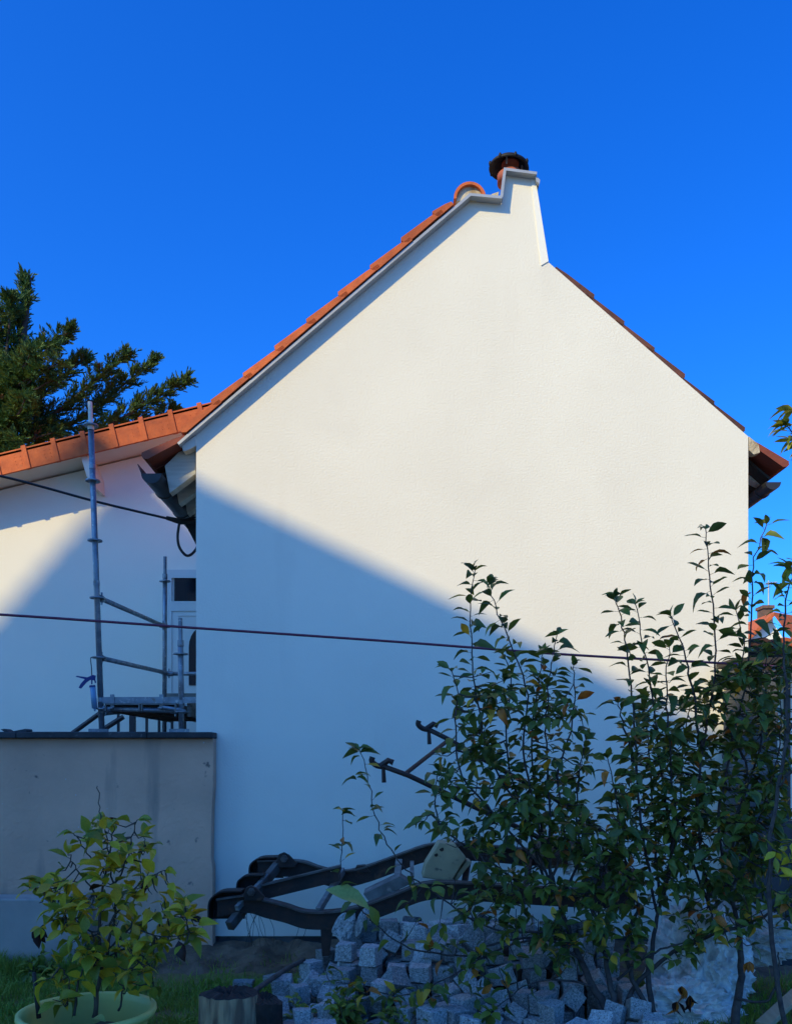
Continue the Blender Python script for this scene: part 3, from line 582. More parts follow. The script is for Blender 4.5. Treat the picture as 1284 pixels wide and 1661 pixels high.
# ------------------------------------------------------------------ granite setts
SETTS = [(-0.416,5.352,0.061,0.087,-1.571,0,0.121,0.125,0.111),
(-0.277,4.884,0.062,-1.82,-1.571,0,0.124,0.115,0.115),
(0.812,5.984,0.461,-2.491,-1.571,0,0.123,0.116,0.111),
(0.341,4.746,0.058,1.571,0,-0.08,0.131,0.116,0.117),
(0.38,5.418,0.265,1.584,1.571,0.287,0.13,0.115,0.134),
(-0.599,5.888,0.055,-0.905,-1.571,0,0.111,0.122,0.114),
(0.508,5.238,0.063,-0.454,1.571,-0.474,0.126,0.121,0.11),
(-0.467,5.134,0.062,1.88,1.571,0,0.124,0.124,0.114),
(1.103,6.22,0.265,0.189,-3.067,0.372,0.125,0.129,0.135),
(0.187,6.247,0.247,-0,-2.919,1.571,0.124,0.135,0.113),
(0.067,4.691,0.061,-1.571,-0,-1.174,0.117,0.122,0.094),
(1.306,5.553,0.067,-0.22,-1.571,1.3,0.135,0.12,0.122),
(-0.278,5.49,0.258,1.571,0,-2.43,0.119,0.117,0.13),
(-0.151,5.384,0.262,-2.88,1.571,0,0.123,0.13,0.116),
(-0.173,5.136,0.063,-1.086,1.571,0,0.126,0.113,0.126),
(1.371,5.182,0.065,-1.571,0,-2.088,0.122,0.13,0.11),
(1.366,5.343,0.061,-0,0,-2.474,0.117,0.121,0.123),
(0.705,5.864,0.452,0,0,0.283,0.137,0.125,0.103),
(1.154,4.786,0.059,-1.571,-0,1.016,0.141,0.117,0.115),
(0.981,6.261,0.053,0,-3.142,1.571,0.119,0.114,0.105),
(1.083,5.616,0.262,-2.169,-1.571,-0.689,0.124,0.118,0.125),
(0.296,5.522,0.266,-1.571,-0,0.259,0.108,0.132,0.104),
(0.795,5.466,0.262,0,-0,1.353,0.128,0.113,0.124),
(0.584,5.38,0.263,2.069,-1.571,0,0.127,0.113,0.114),
(0.291,5.763,0.464,3.142,-0,0.611,0.129,0.128,0.128),
(0.11,5.542,0.371,1.101,1.571,-0.855,0.115,0.116,0.139),
(0.764,4.763,0.046,0,-0,1.303,0.114,0.121,0.092),
(-0.185,6.076,0.259,0,-0,-0.667,0.116,0.118,0.117),
(0.403,6.261,0.058,3.078,-1.571,0,0.116,0.111,0.107),
(0.582,5.686,0.46,3.142,-0,-1.445,0.137,0.117,0.119),
(0.355,5.203,0.058,1.571,-0,2.306,0.123,0.116,0.126),
(-0.135,5.546,0.32,0.717,-0.511,2.793,0.117,0.126,0.133),
(0.52,5.509,0.263,-0.006,-1.571,0,0.126,0.107,0.124),
(0.659,6,0.465,-1.571,0,-1.483,0.12,0.13,0.129),
(0.084,4.508,0.056,0.394,1.571,0,0.112,0.127,0.132),
(1.355,4.539,0.062,-0,0,1.758,0.113,0.114,0.124),
(0.614,4.901,0.049,0,0,-0.801,0.117,0.111,0.098),
(-0.413,5.227,0.154,-0.275,-0.739,-1.484,0.136,0.115,0.111),
(-0.283,5.977,0.254,-0,-3.142,-0.655,0.125,0.126,0.108),
(-0.435,4.897,0.058,0,0,0.222,0.14,0.116,0.116),
(0.656,6.201,0.269,1.563,0.159,1.521,0.117,0.137,0.111),
(0.329,5.018,0.051,3.142,-0,1.218,0.109,0.119,0.102),
(1.244,5.427,0.141,0.311,2.35,1.995,0.125,0.117,0.103),
(-0.359,5.03,0.071,-1.571,-0,-1.809,0.129,0.141,0.121),
(1.253,6.246,0.054,-1.697,-1.571,0,0.108,0.123,0.126),
(-0.58,5.451,0.067,2.631,-1.571,0,0.135,0.126,0.103),
(0.788,5.542,0.384,1.58,0.044,1.552,0.119,0.12,0.111),
(1.12,6.026,0.265,1.571,-0,-0.4,0.116,0.13,0.095),
(0.438,5.245,0.225,0.501,2.93,0.115,0.128,0.12,0.134),
(0.642,5.116,0.046,0,0,-0.168,0.127,0.124,0.091),
(0.895,4.624,0.056,1.571,0,-3.14,0.127,0.112,0.115),
(-0.297,5.251,0.06,1.571,-0,-0.057,0.12,0.121,0.095),
(1.061,5.94,0.261,-2.69,1.571,0,0.121,0.105,0.111),
(0.924,5.193,0.187,1.777,1.517,-1.346,0.133,0.127,0.113),
(-0.047,5.801,0.465,-1.571,0,1.644,0.121,0.131,0.126),
(-0.244,6.235,0.254,0.232,-3.133,0.035,0.122,0.123,0.122),
(-0.402,5.589,0.062,0,0,-1.712,0.116,0.128,0.124),
(-0.437,6.095,0.056,-1.571,-0,-1.268,0.121,0.112,0.095),
(0.365,6.003,0.463,-1.571,0,-0.08,0.123,0.126,0.127),
(1.063,5.452,0.263,-1.571,0,3.01,0.123,0.125,0.146),
(-0.442,5.467,0.062,-0,0,-3.055,0.113,0.108,0.123),
(-0.516,5.014,0.064,-1.571,-0,-1.638,0.124,0.128,0.1),
(1.256,5.082,0.058,-1.332,1.571,-1.503,0.116,0.116,0.105),
(0.83,6.235,0.282,1.271,0.56,-0.011,0.13,0.126,0.138),
(0.268,5.396,0.259,0.231,-1.571,0,0.118,0.124,0.107),
(-0.71,5.37,0.184,1.477,0.091,-3.1,0.127,0.118,0.12),
(1.214,4.519,0.066,-1.571,-0,0.253,0.126,0.131,0.104),
(-0.326,5.349,0.257,2.891,-1.571,0,0.115,0.124,0.126),
(-0.004,5.553,0.263,-0,-0,-0.348,0.102,0.115,0.126),
(1.226,5.528,0.234,0.649,0.428,0.962,0.119,0.117,0.118),
(1.388,5.872,0.068,3.118,1.571,0,0.135,0.126,0.12),
(-0.323,5.494,0.376,2.372,-1.571,0.569,0.119,0.105,0.121),
(1.075,5.747,0.26,-0.26,1.571,0,0.119,0.129,0.132),
(0.857,5.013,0.182,-1.666,1.536,0.727,0.121,0.127,0.112),
(0.69,5.541,0.261,-1.874,-1.571,0,0.122,0.121,0.127),
(0.419,4.918,0.055,-1.571,-0,0.828,0.121,0.111,0.116),
(-0.389,5.831,0.059,-3.121,-1.571,0,0.118,0.128,0.114),
(0.092,5.501,0.257,3.142,0,1.193,0.131,0.113,0.113),
(0.448,5.567,0.374,0.111,-3.003,1.571,0.118,0.118,0.1),
(0.959,4.933,0.044,0,-0,1.142,0.122,0.118,0.087),
(0.974,5.092,0.062,2.917,1.571,0,0.123,0.13,0.114),
(1.343,4.804,0.061,-1.571,-0,-2.093,0.128,0.123,0.122),
(-0.498,4.513,0.059,-0,-0,1.473,0.116,0.119,0.118),
(-0.641,4.66,0.061,1.571,-0,2.821,0.142,0.122,0.112),
(-0.572,5.253,0.053,-0,-0,1.974,0.128,0.12,0.106),
(0.191,4.733,0.062,-0,0,-2.286,0.131,0.109,0.125),
(1.067,5.203,0.064,1.571,0,2.249,0.127,0.127,0.115),
(1.378,6.005,0.054,-2.672,-1.571,-0.394,0.108,0.135,0.133),
(-0.017,4.782,0.057,-1.571,-0,-2.453,0.129,0.114,0.097),
(0.546,6.211,0.26,-1.84,-0.012,-0.042,0.108,0.121,0.125),
(1.053,5.287,0.294,0.517,0.043,3.01,0.132,0.132,0.136),
(0.535,5.816,0.468,0,0,-1.274,0.122,0.12,0.136),
(1.376,5.748,0.293,-1.949,1.571,0,0.133,0.115,0.109),
(0.85,5.18,0.059,1.571,0,-2.73,0.129,0.117,0.112),
(1.262,5.862,0.059,-3.142,-0,1.534,0.135,0.125,0.118),
(0.621,5.228,0.144,-0.03,-2.892,1.578,0.116,0.109,0.124),
(-0.762,5.701,0.063,-2.737,1.571,0,0.126,0.121,0.119),
(0.556,4.476,0.058,-1.569,-1.571,0,0.116,0.127,0.111),
(-0.591,5.274,0.165,2,-1.571,0,0.117,0.105,0.111),
(0.359,6.245,0.374,1.564,0.173,1.533,0.125,0.132,0.1),
(1.227,5.241,0.062,-1.571,-0,-1.885,0.124,0.124,0.123),
(-0.863,5.119,0.055,0,3.142,-0.017,0.129,0.117,0.11),
(1.388,5.704,0.058,1.571,-0,0.004,0.123,0.117,0.122),
(0.408,4.553,0.051,0.573,-1.571,0,0.103,0.127,0.14),
(-0.305,5.973,0.365,1.845,-1.571,0,0.115,0.12,0.127),
(-0.834,5.447,0.178,-1.237,1.571,0,0.109,0.112,0.127),
(-0.032,4.601,0.071,2.547,-1.571,0,0.141,0.118,0.127),
(0.127,5.21,0.201,0.573,-1.571,-0.698,0.133,0.124,0.122),
(-0.099,4.9,0.054,-1.571,-0,-0.776,0.116,0.108,0.122),
(1.248,4.947,0.056,0.975,-1.571,0,0.112,0.112,0.117),
(-0.449,5.389,0.184,-3.136,-0.019,1.348,0.126,0.129,0.122),
(-0.849,6.207,0.064,0.644,-1.571,0,0.128,0.118,0.108),
(0.283,5.235,0.174,-1.387,2.983,0.03,0.125,0.118,0.118),
(0.636,4.765,0.06,1.571,0,-0.117,0.119,0.12,0.105),
(1.379,5.006,0.059,0,-0,0.071,0.097,0.125,0.119),
(0.211,6.066,0.475,1.384,-0,-3.035,0.108,0.128,0.13),
(-0.71,5.36,0.058,0,3.142,0.493,0.118,0.115,0.116),
(0.977,6.106,0.263,-1.571,0,-1.17,0.099,0.126,0.126),
(1.135,5.022,0.058,0,-0,-0.083,0.117,0.116,0.115),
(0.382,4.919,0.177,1.569,-0,2.351,0.108,0.131,0.123),
(0.936,5.558,0.332,-1.151,-2.36,-0.09,0.118,0.138,0.125),
(-0.36,4.483,0.057,1.571,0,-1.568,0.127,0.114,0.116),
(0.746,6.249,0.377,-2.134,-0.097,-1.521,0.129,0.111,0.112),
(-0.451,5.955,0.089,-3.142,-1.081,0.427,0.132,0.116,0.132),
(0.747,5.24,0.177,-2.299,1.207,-0.695,0.14,0.12,0.105),
(1.067,5.169,0.197,-1.391,-3.142,-0.056,0.125,0.124,0.098),
(0.481,5.461,0.463,1.108,-0.624,0.498,0.124,0.126,0.112),
(-0.759,5.551,0.062,1.571,-0,1.221,0.118,0.125,0.126),
(0.357,6.215,0.255,-1.208,-1.397,1.571,0.114,0.115,0.129),
(0.218,6.225,0.364,0.072,3.053,-0.886,0.129,0.126,0.101),
(-0.303,5.817,0.261,-1.571,-0,0.972,0.122,0.122,0.125),
(0.914,4.789,0.067,1.571,-0,1.042,0.129,0.134,0.107),
(0.684,5.882,0.578,-3.044,0.178,-0.976,0.12,0.116,0.119),
(1.058,4.858,0.13,-0.118,-1.201,-0.429,0.124,0.13,0.124),
(0.285,6.269,0.501,1.31,1.026,-0.304,0.131,0.135,0.083),
(1.221,5.148,0.182,0.879,1.656,-1.885,0.121,0.114,0.099),
(0.338,5.443,0.396,1.317,1.551,1.829,0.13,0.117,0.118),
(0.695,4.982,0.111,-2.147,-0.733,-1.6,0.118,0.109,0.115),
(-0.088,5.22,0.177,0.178,-3.06,-0.06,0.118,0.144,0.12),
(-0.531,5.741,0.058,1.571,-0,0.543,0.129,0.116,0.119),
(0.331,4.715,0.185,-1.503,0.018,0.6,0.127,0.129,0.118),
(1.23,5.285,0.226,-0.54,-0.915,-2.703,0.127,0.12,0.127),
(-0.121,6.237,0.246,1.569,-1.14,1.571,0.114,0.126,0.112),
(-0,5.177,0.052,1.571,-0,1.295,0.137,0.104,0.12),
(0.016,6.108,0.465,-1.571,0,1.745,0.124,0.13,0.086),
(0.297,5.579,0.427,0.559,-0.42,0.578,0.13,0.114,0.106),
(1.23,4.842,0.175,-2.034,0.155,-0.44,0.119,0.114,0.119),
(0.646,6.137,0.455,0.069,0.161,1.977,0.106,0.122,0.111),
(1.387,6.259,0.058,0.693,-1.571,2.414,0.115,0.118,0.12),
(-0.299,5.149,0.164,-2.523,0.087,-0.178,0.114,0.133,0.134),
(0.612,5.507,0.404,-1.904,-0.686,0.292,0.127,0.124,0.117),
(1.379,6.001,0.184,-1.849,0,0.006,0.11,0.127,0.116),
(1.11,6.247,0.384,-1.563,-1.367,1.57,0.109,0.126,0.124),
(0.83,5.033,0.06,-1.571,0,3.129,0.111,0.119,0.123),
(-0.463,4.63,0.061,0,-3.142,-0.094,0.128,0.124,0.121),
(-0.736,6.126,0.062,1.571,-0,0.818,0.116,0.125,0.117),
(0.846,5.371,0.371,-0.148,0,-3.067,0.133,0.13,0.098),
(1.247,6.018,0.061,1.571,-0,1.615,0.134,0.122,0.124),
(-0.241,4.527,0.057,1.571,-0,0.004,0.123,0.115,0.106),
(-0.637,5.052,0.055,-1.571,0,3.123,0.115,0.109,0.108),
(-0.665,5.64,0.062,-1.997,-1.571,0,0.125,0.105,0.112),
(0.945,6.223,0.368,0.612,-0.15,2.295,0.12,0.115,0.124),
(1.39,5.732,0.172,-0,0,1.571,0.124,0.121,0.11),
(0.607,6.139,0.578,-1.181,-1.774,-1.512,0.129,0.129,0.085),
(0.105,5.777,0.457,1.571,0,2.58,0.131,0.114,0.105),
(0.997,6.015,0.372,-0.921,1.04,-0.447,0.121,0.114,0.121),
(-0.21,5.74,0.259,2.183,1.571,0,0.119,0.114,0.099),
(0.8,4.883,0.068,-1.571,-0,2.696,0.127,0.135,0.116),
(0.156,5.187,0.068,1.571,0,2.885,0.117,0.135,0.108),
(0.245,4.886,0.057,0.149,-1.571,0,0.114,0.126,0.118),
(0.506,4.817,0.13,0.755,-0.296,1.114,0.12,0.126,0.132),
(1.213,5.852,0.258,0.422,-0.147,1.887,0.125,0.123,0.141),
(0.144,5.185,0.317,0,0,3.008,0.13,0.118,0.099),
(0.944,4.933,0.169,-2.054,-0,2.394,0.124,0.112,0.138),
(1.202,5.415,0.299,1.032,-0.923,1.811,0.12,0.114,0.112),
(0.465,6.111,0.467,-1.571,-0,-0.359,0.125,0.133,0.109),
(1.372,5.884,0.321,0.713,1.571,1.578,0.122,0.108,0.112),
(0.203,5.901,0.462,0.937,-1.571,-0.389,0.123,0.125,0.132),
(-0.111,5.049,0.167,-3.142,0.076,-0.485,0.129,0.122,0.088),
(0.112,5.004,0.1,0.594,2.62,0.134,0.12,0.128,0.108),
(0.096,5.981,0.454,2.115,-1.571,0,0.107,0.124,0.121),
(1.309,5.045,0.178,1.571,-0,-2.762,0.118,0.118,0.134),
(0.972,5.847,0.349,-1.121,-0.252,-0,0.113,0.117,0.116),
(1.399,5.175,0.185,-0.959,1.571,-0.959,0.109,0.133,0.103),
(1.041,5.056,0.198,-0.284,0.656,-0.286,0.121,0.12,0.113),
(0.413,5.824,0.463,2.849,1.571,0,0.126,0.123,0.107),
(-0.157,5.353,0.388,2.786,-1.571,0,0.13,0.127,0.117),
(-0.504,6.234,0.177,-0,0,-2.589,0.126,0.115,0.109),
(1.199,5.006,0.179,-1.578,-1.552,-1.184,0.126,0.128,0.115),
(-0.41,5.691,0.167,0.54,0.824,2.114,0.136,0.117,0.117),
(0.98,5.715,0.364,1.314,-2.024,0.26,0.111,0.121,0.112),
(1.251,5.716,0.355,3.077,0.361,0.211,0.115,0.129,0.108),
(-0.058,5.982,0.562,3.142,-0,-0.589,0.13,0.118,0.103),
(-0.597,4.776,0.058,2.823,-1.571,0,0.115,0.125,0.12),
(-0.541,5.584,0.137,-1.812,-2.526,-0.024,0.127,0.121,0.113),
(-0.372,4.492,0.177,-0.017,1.571,0,0.124,0.127,0.122),
(0.7,5.728,0.458,-0,-0,0.102,0.122,0.118,0.117),
(-0.217,5.009,0.057,1.571,0,2.957,0.118,0.114,0.113),
(0.197,4.667,0.19,0,-0,0.705,0.119,0.128,0.13),
(-0.041,5.036,0.059,3.006,-1.571,-0.063,0.118,0.123,0.128),
(0.121,5.912,0.588,-1.571,0,1.398,0.113,0.129,0.125),
(0.762,5.091,0.179,-1.634,0.07,2.389,0.125,0.122,0.107),
(1.122,4.682,0.164,-0.013,-2.414,-2.107,0.123,0.131,0.116),
(-0.872,5.97,0.068,-0,0,0.002,0.112,0.111,0.136),
(1.252,4.685,0.05,-0,-0,-2.438,0.12,0.129,0.1),
(0.442,5.306,0.343,-1.677,0.531,1.845,0.113,0.122,0.133),
(0.197,5.676,0.455,-0.847,-1.571,0,0.109,0.109,0.118),
(-0.109,6.25,0.497,0.001,1.801,1.572,0.128,0.124,0.113),
(0.861,5.317,0.256,-1.951,1.571,0,0.113,0.126,0.112),
(1.235,5.679,0.231,-1.904,0.42,-0.704,0.121,0.12,0.116),
(0.427,6.133,0.59,0,-0,-2.156,0.121,0.118,0.114),
(1.035,4.606,0.059,1.571,0,2.898,0.131,0.119,0.105),
(0.649,5.256,0.285,0.146,-0.333,-1.125,0.134,0.119,0.122),
(-0.042,5.971,0.455,-1.571,-0,-2.805,0.12,0.111,0.1),
(0.617,5.118,0.175,-1.314,2.922,0.064,0.11,0.107,0.112),
(0.045,4.754,0.178,1.635,0.076,2.675,0.121,0.111,0.12),
(0.02,6.218,0.259,-1.305,0.009,3.108,0.13,0.123,0.137),
(1.379,4.891,0.172,0.478,-2.021,-2.093,0.114,0.12,0.132),
(-0.087,4.981,0.267,-1.642,1.647,-0.485,0.12,0.107,0.108),
(0.017,6.246,0.367,0.266,0,-3.142,0.13,0.125,0.101),
(-0.265,6.249,0.383,2.91,0,0,0.119,0.114,0.135),
(0.058,5.069,0.173,2.466,0.402,1.223,0.127,0.104,0.116),
(0.542,6.251,0.491,-0.317,-0.972,0.378,0.129,0.114,0.118),
(0.154,5.345,0.295,-0.376,2.133,1.446,0.126,0.115,0.121),
(0.265,4.855,0.171,-1.571,-1.593,-0.916,0.112,0.131,0.126),
(1.389,5.873,0.198,-1.571,-0,0.006,0.121,0.125,0.108),
(1.107,4.911,0.248,-0.252,-0.273,-2.798,0.122,0.124,0.114),
(0.86,5.724,0.458,-1.571,-0,0.135,0.109,0.117,0.126),
(0.332,5.074,0.196,1.378,2.649,0.182,0.116,0.131,0.121),
(0.932,4.491,0.055,0.125,-1.571,0,0.11,0.128,0.125),
(-0.241,4.969,0.177,-1.545,-0.081,-2.13,0.136,0.111,0.111),
(0.883,5.671,0.57,0,3.142,1.473,0.117,0.118,0.107),
(0.633,6.255,0.415,-1.857,-0.978,0.341,0.122,0.118,0.109),
(1.384,5.305,0.191,3.065,0,0,0.132,0.117,0.128),
(-0.472,6.258,0.061,-1.571,0,-1.571,0.12,0.123,0.123),
(0.096,5.79,0.572,0.026,3.074,1.38,0.119,0.133,0.108),
(0.491,5.01,0.242,-0.581,0.773,1.619,0.128,0.116,0.106),
(-0.005,5.116,0.284,2.354,0.189,0.572,0.129,0.12,0.12),
(1.384,6.135,0.136,0.078,0.789,-1.495,0.128,0.123,0.121),
(-0.84,5.437,0.062,-1.571,0,0.997,0.137,0.124,0.144),
(-0.62,6.19,0.056,-1.571,-0,0.895,0.118,0.112,0.118),
(-0.332,4.675,0.055,1.571,-0,-2.958,0.117,0.111,0.128),
(-0.217,6.102,0.376,2.63,1.571,0,0.117,0.122,0.127),
(1.392,5.743,0.421,0,-3.142,-0.008,0.116,0.115,0.123),
(1.378,6.058,0.299,-1.841,0.073,0.263,0.119,0.126,0.108),
(0.3,6.01,0.589,-1.716,-0,2.985,0.135,0.111,0.116),
(1.385,5.602,0.194,1.51,-0.115,-1.571,0.129,0.122,0.119),
(1.072,4.479,0.056,3.142,-1.571,0,0.112,0.119,0.101),
(0.864,4.757,0.196,1.571,0,-0.805,0.11,0.124,0.11),
(0.54,4.982,0.123,1.095,0.922,1.767,0.12,0.115,0.129),
(0.887,5.857,0.472,1.571,-1.827,-0.371,0.12,0.114,0.103),
(-0.378,4.877,0.179,0.129,1.484,-0.249,0.117,0.132,0.099),
(-0.126,6.234,0.376,-1.793,0.063,0.274,0.127,0.115,0.118),
(0.533,4.637,0.063,0.69,1.571,-1.699,0.127,0.12,0.143),
(0.287,4.504,0.065,1.571,0,0.579,0.104,0.13,0.102),
(0.225,5.054,0.143,-0.465,1.013,-0.353,0.124,0.134,0.126),
(0.865,6.165,0.448,0.654,-2.432,0.705,0.119,0.116,0.113),
(0.696,4.644,0.063,0,0,3.042,0.114,0.122,0.125),
(0.485,5.108,0.151,2.161,-0.755,-1.561,0.135,0.118,0.113),
(0.416,5.67,0.463,1.571,-1.729,-0.893,0.108,0.126,0.119),
(-0.588,4.902,0.056,0,0,-0.283,0.119,0.109,0.112),
(1.092,5.497,0.377,3.142,0,1.177,0.131,0.117,0.104),
(0.008,5.377,0.261,1.506,-1.571,0,0.121,0.127,0.111),
(0.467,6.246,0.369,1.49,0.27,1.532,0.12,0.111,0.108),
(1.246,6.24,0.373,-1.245,-2.878,-0.08,0.119,0.122,0.119),
(-0.711,5.196,0.089,1.571,0.666,-1.29,0.127,0.128,0.119),
(-0.802,6.138,0.192,-1.105,1.602,-0.927,0.129,0.114,0.116),
(-0.62,4.482,0.064,-0.086,-1.571,0,0.129,0.113,0.117),
(0.598,5.352,0.388,2.972,-0,0.154,0.124,0.121,0.103),
(0.241,5.837,0.588,-0.789,1.609,2.182,0.122,0.132,0.132),
(-0.852,5.293,0.059,1.571,0,1.364,0.106,0.118,0.127),
(0.972,4.531,0.167,0.037,-0.065,0.816,0.128,0.117,0.102),
(-0.306,5.654,0.28,-2.022,-0,-2.407,0.113,0.126,0.108),
(0.418,5.139,0.265,0.956,-0.51,0.302,0.116,0.125,0.099),
(1.238,6.124,0.232,-2.064,0.302,-0.961,0.115,0.123,0.124),
(0.115,6.179,0.482,-0.197,-0.118,-2.776,0.116,0.121,0.115),
(1.306,5.008,0.3,-1.604,-0.025,-2.299,0.128,0.12,0.105),
(-0.752,5.861,0.061,-1.46,-1.571,0,0.122,0.13,0.121),
(-0.598,6.048,0.059,0,-3.142,-1.511,0.115,0.113,0.118),
(1.385,6.253,0.359,-0,-1.503,1.571,0.121,0.13,0.125),
(1.355,6.229,0.207,1.284,-0.789,1.647,0.108,0.13,0.123),
(-0.731,4.924,0.067,-1.571,-0,1.821,0.124,0.133,0.122),
(-0.886,4.779,0.058,3.136,1.571,0,0.115,0.118,0.105),
(0.394,4.575,0.179,2.439,-1.385,0.579,0.125,0.115,0.115),
(1.368,4.497,0.189,2.164,1.571,0,0.13,0.12,0.106),
(-0.026,5.574,0.424,-0.327,0.481,-0.156,0.122,0.121,0.127),
(-0.875,4.988,0.059,1.505,-1.571,0,0.118,0.12,0.099),
(0.196,5.406,0.399,-0.814,1.12,-1.798,0.109,0.124,0.125),
(0.541,5.945,0.458,-0,0,-1.473,0.107,0.116,0.117),
(0.075,4.901,0.129,-1.009,-0.424,2.697,0.126,0.128,0.091),
(-0.572,5.831,0.179,1.52,0.014,0.808,0.118,0.13,0.118),
(-0.151,4.68,0.06,-1.571,-0,2.906,0.118,0.121,0.127),
(1.387,5.608,0.307,3.029,0.065,0.031,0.115,0.127,0.105),
(1.395,4.667,0.154,-0.798,-3.121,0.021,0.107,0.129,0.119),
(-0.517,4.725,0.179,-1.546,0.081,1.773,0.105,0.12,0.099),
(1.371,6.118,0.402,0.28,-0,-3.135,0.114,0.134,0.106),
(-0.105,4.497,0.066,1.571,0,-1.988,0.115,0.133,0.117),
(-0.875,5.824,0.068,3.142,0,-1.507,0.139,0.114,0.136)]
protos = []
r4 = random.Random(11)
for k in range(9):
    bm = bmesh.new(); bmesh.ops.create_cube(bm, size=1.0)
    for v in bm.verts: v.co += Vector((r4.uniform(-.07,.07), r4.uniform(-.07,.07), r4.uniform(-.07,.07)))
    bmesh.ops.subdivide_edges(bm, edges=bm.edges[:], cuts=1, use_grid_fill=True)
    for v in bm.verts: v.co = v.co*(1.0 if v.co.length > .75 else .985)+Vector((r4.uniform(-.022,.022), r4.uniform(-.022,.022), r4.uniform(-.022,.022)))
    bmesh.ops.bevel(bm, geom=[e for e in bm.edges if e.calc_face_angle(0) > .9], offset=.03, segments=1, affect='EDGES')
    me = bpy.data.meshes.new('granite_sett'); bm.to_mesh(me); bm.free(); me.materials.append(M['granite']); protos.append(me)
TRUNKS = [(1.15,4.95,.12),(1.02,4.9,.1),(2.0,5.0,.15),(1.4,5.05,.12),(-.43,6.05,.13)]
nset = 0
for (x, y, z, a, b, c, s1, s2, s3) in SETTS:
    if x < -.72 or x > 1.62 or y < 4.45 or any((x-t[0])**2+(y-t[1])**2 < t[2]**2 for t in TRUNKS): continue
    if z > .52 or (y > 5.9 and z > .44): continue
    o = bpy.data.objects.new('granite_sett', protos[nset % 9]); COL.objects.link(o); nset += 1
    o.location = (x, y, z); o.rotation_euler = (a, b, c); o.scale = (s1*.97, s2*.97, s3*.97)
    tag(o, 'grey granite sett lying in the loose heap under the apple bush', 'granite sett', 'granite setts in the heap')
for (px, py, Y, w, rz, lab) in ((378,1589,5.55,.115,.4,'single grey granite sett on the grass right behind the log stump'),
                       (393,1583,5.85,.14,.1,'grey granite sett half sunk in grass farthest out behind the stump'),
                       (447,1590,6.0,.13,.7,'small brownish stone lying in the grass below the curved iron bar')):
    p = P(px, py, Y); o = bpy.data.objects.new('granite_sett', protos[nset % 9]); nset += 1; COL.objects.link(o)
    o.location = (p.x, Y, .04); o.rotation_euler = (0, .06, rz); o.scale = (w, w, w*.9); tag(o, lab, 'granite sett')
for (px, py, Y, sx, rz) in ((412,1604,5.5,.2,.2),):
    p = P(px, py, Y); o = bpy.data.objects.new('flat_stone', protos[3].copy()); COL.objects.link(o); o.data.materials.clear(); o.data.materials.append(M['limestone'])
    o.location = (p.x, Y, .0); o.rotation_euler = (0,0,rz); o.scale = (sx, .14, .06); tag(o, 'flat pale stone in the grass at the right side of the stump', 'stone')
# loose stones at the top of the heap
def rock(name, px, py, Y, sz, m, seed, label, cat, rot=(0,0,0)):
    bm = bmesh.new(); bmesh.ops.create_icosphere(bm, subdivisions=3, radius=.5)
    rr = random.Random(seed); off = Vector((rr.uniform(0,50),)*3)
    cuts = [(Vector((rr.gauss(0,1), rr.gauss(0,1), rr.gauss(0,1))).normalized(), rr.uniform(.26,.42)) for _ in range(9)]
    for v in bm.verts:
        for nn, d in cuts:
            e = v.co.dot(nn)-d
            if e > 0: v.co -= nn*e
        v.co += v.co.normalized()*.05*mnoise.noise(v.co*5+off)
    me = bpy.data.meshes.new(name); bm.to_mesh(me); bm.free(); me.materials.append(m)
    o = bpy.data.objects.new(name, me); COL.objects.link(o); o.location = P(px, py, Y); o.scale = sz; o.rotation_euler = rot
    return tag(o, label, cat)
rock('rock', 905, 1382, 6.3, (.42,.3,.26), M['redstone'], 4, 'reddish brown rock on the implement frame, behind the bush', 'rock')
rock('rock', 985, 1432, 6.2, (.5,.4,.42), M['rust'], 9, 'large dark almost black lump beneath the bush at the right end of the frame', 'rock')
rock('rock', 560, 1505, 5.95, (.17,.16,.30), M['granite'], 14, 'tall pale grey stone leaning on the left top of the heap below the iron beam', 'rock', (.2,.5,.2))
rock('rock', 585, 1500, 5.9, (.10,.12,.27), M['granite'], 21, 'slim grey stone leaning on its taller neighbour at the heap top', 'rock', (.1,.45,0))
rock('rock', 668, 1497, 5.8, (.14,.14,.14), M['plinth'], 5, 'dark bluish round stone directly under the front iron beam', 'rock')
# cream stone block with two holes
Yb = 6.15
blk = MB(); blk.prism([XZ(x, y, Yb) for x, y in [(684,1424),(690,1402),(712,1367),(737,1369),(756,1392),(748,1404),(732,1431)]], Yb, Yb+.24)
blk.prism([XZ(x, y, Yb) for x, y in [(735,1429),(757,1396),(766,1400),(742,1430)]], Yb+.03, Yb+.22)
b = blk.build('stone_block', M['limestone'], bevel=.008); tag(b, 'cream cut stone block with two dark holes, resting on the iron frame', 'stone block')
sp = MB()
for (x, y, r) in ((716,1378,.016),(707,1387,.014)): sp.tube([P(x,y,Yb-.001), P(x,y,Yb+.002)], r, 10)
h = sp.build('hole', M['rotten']); h.parent = b

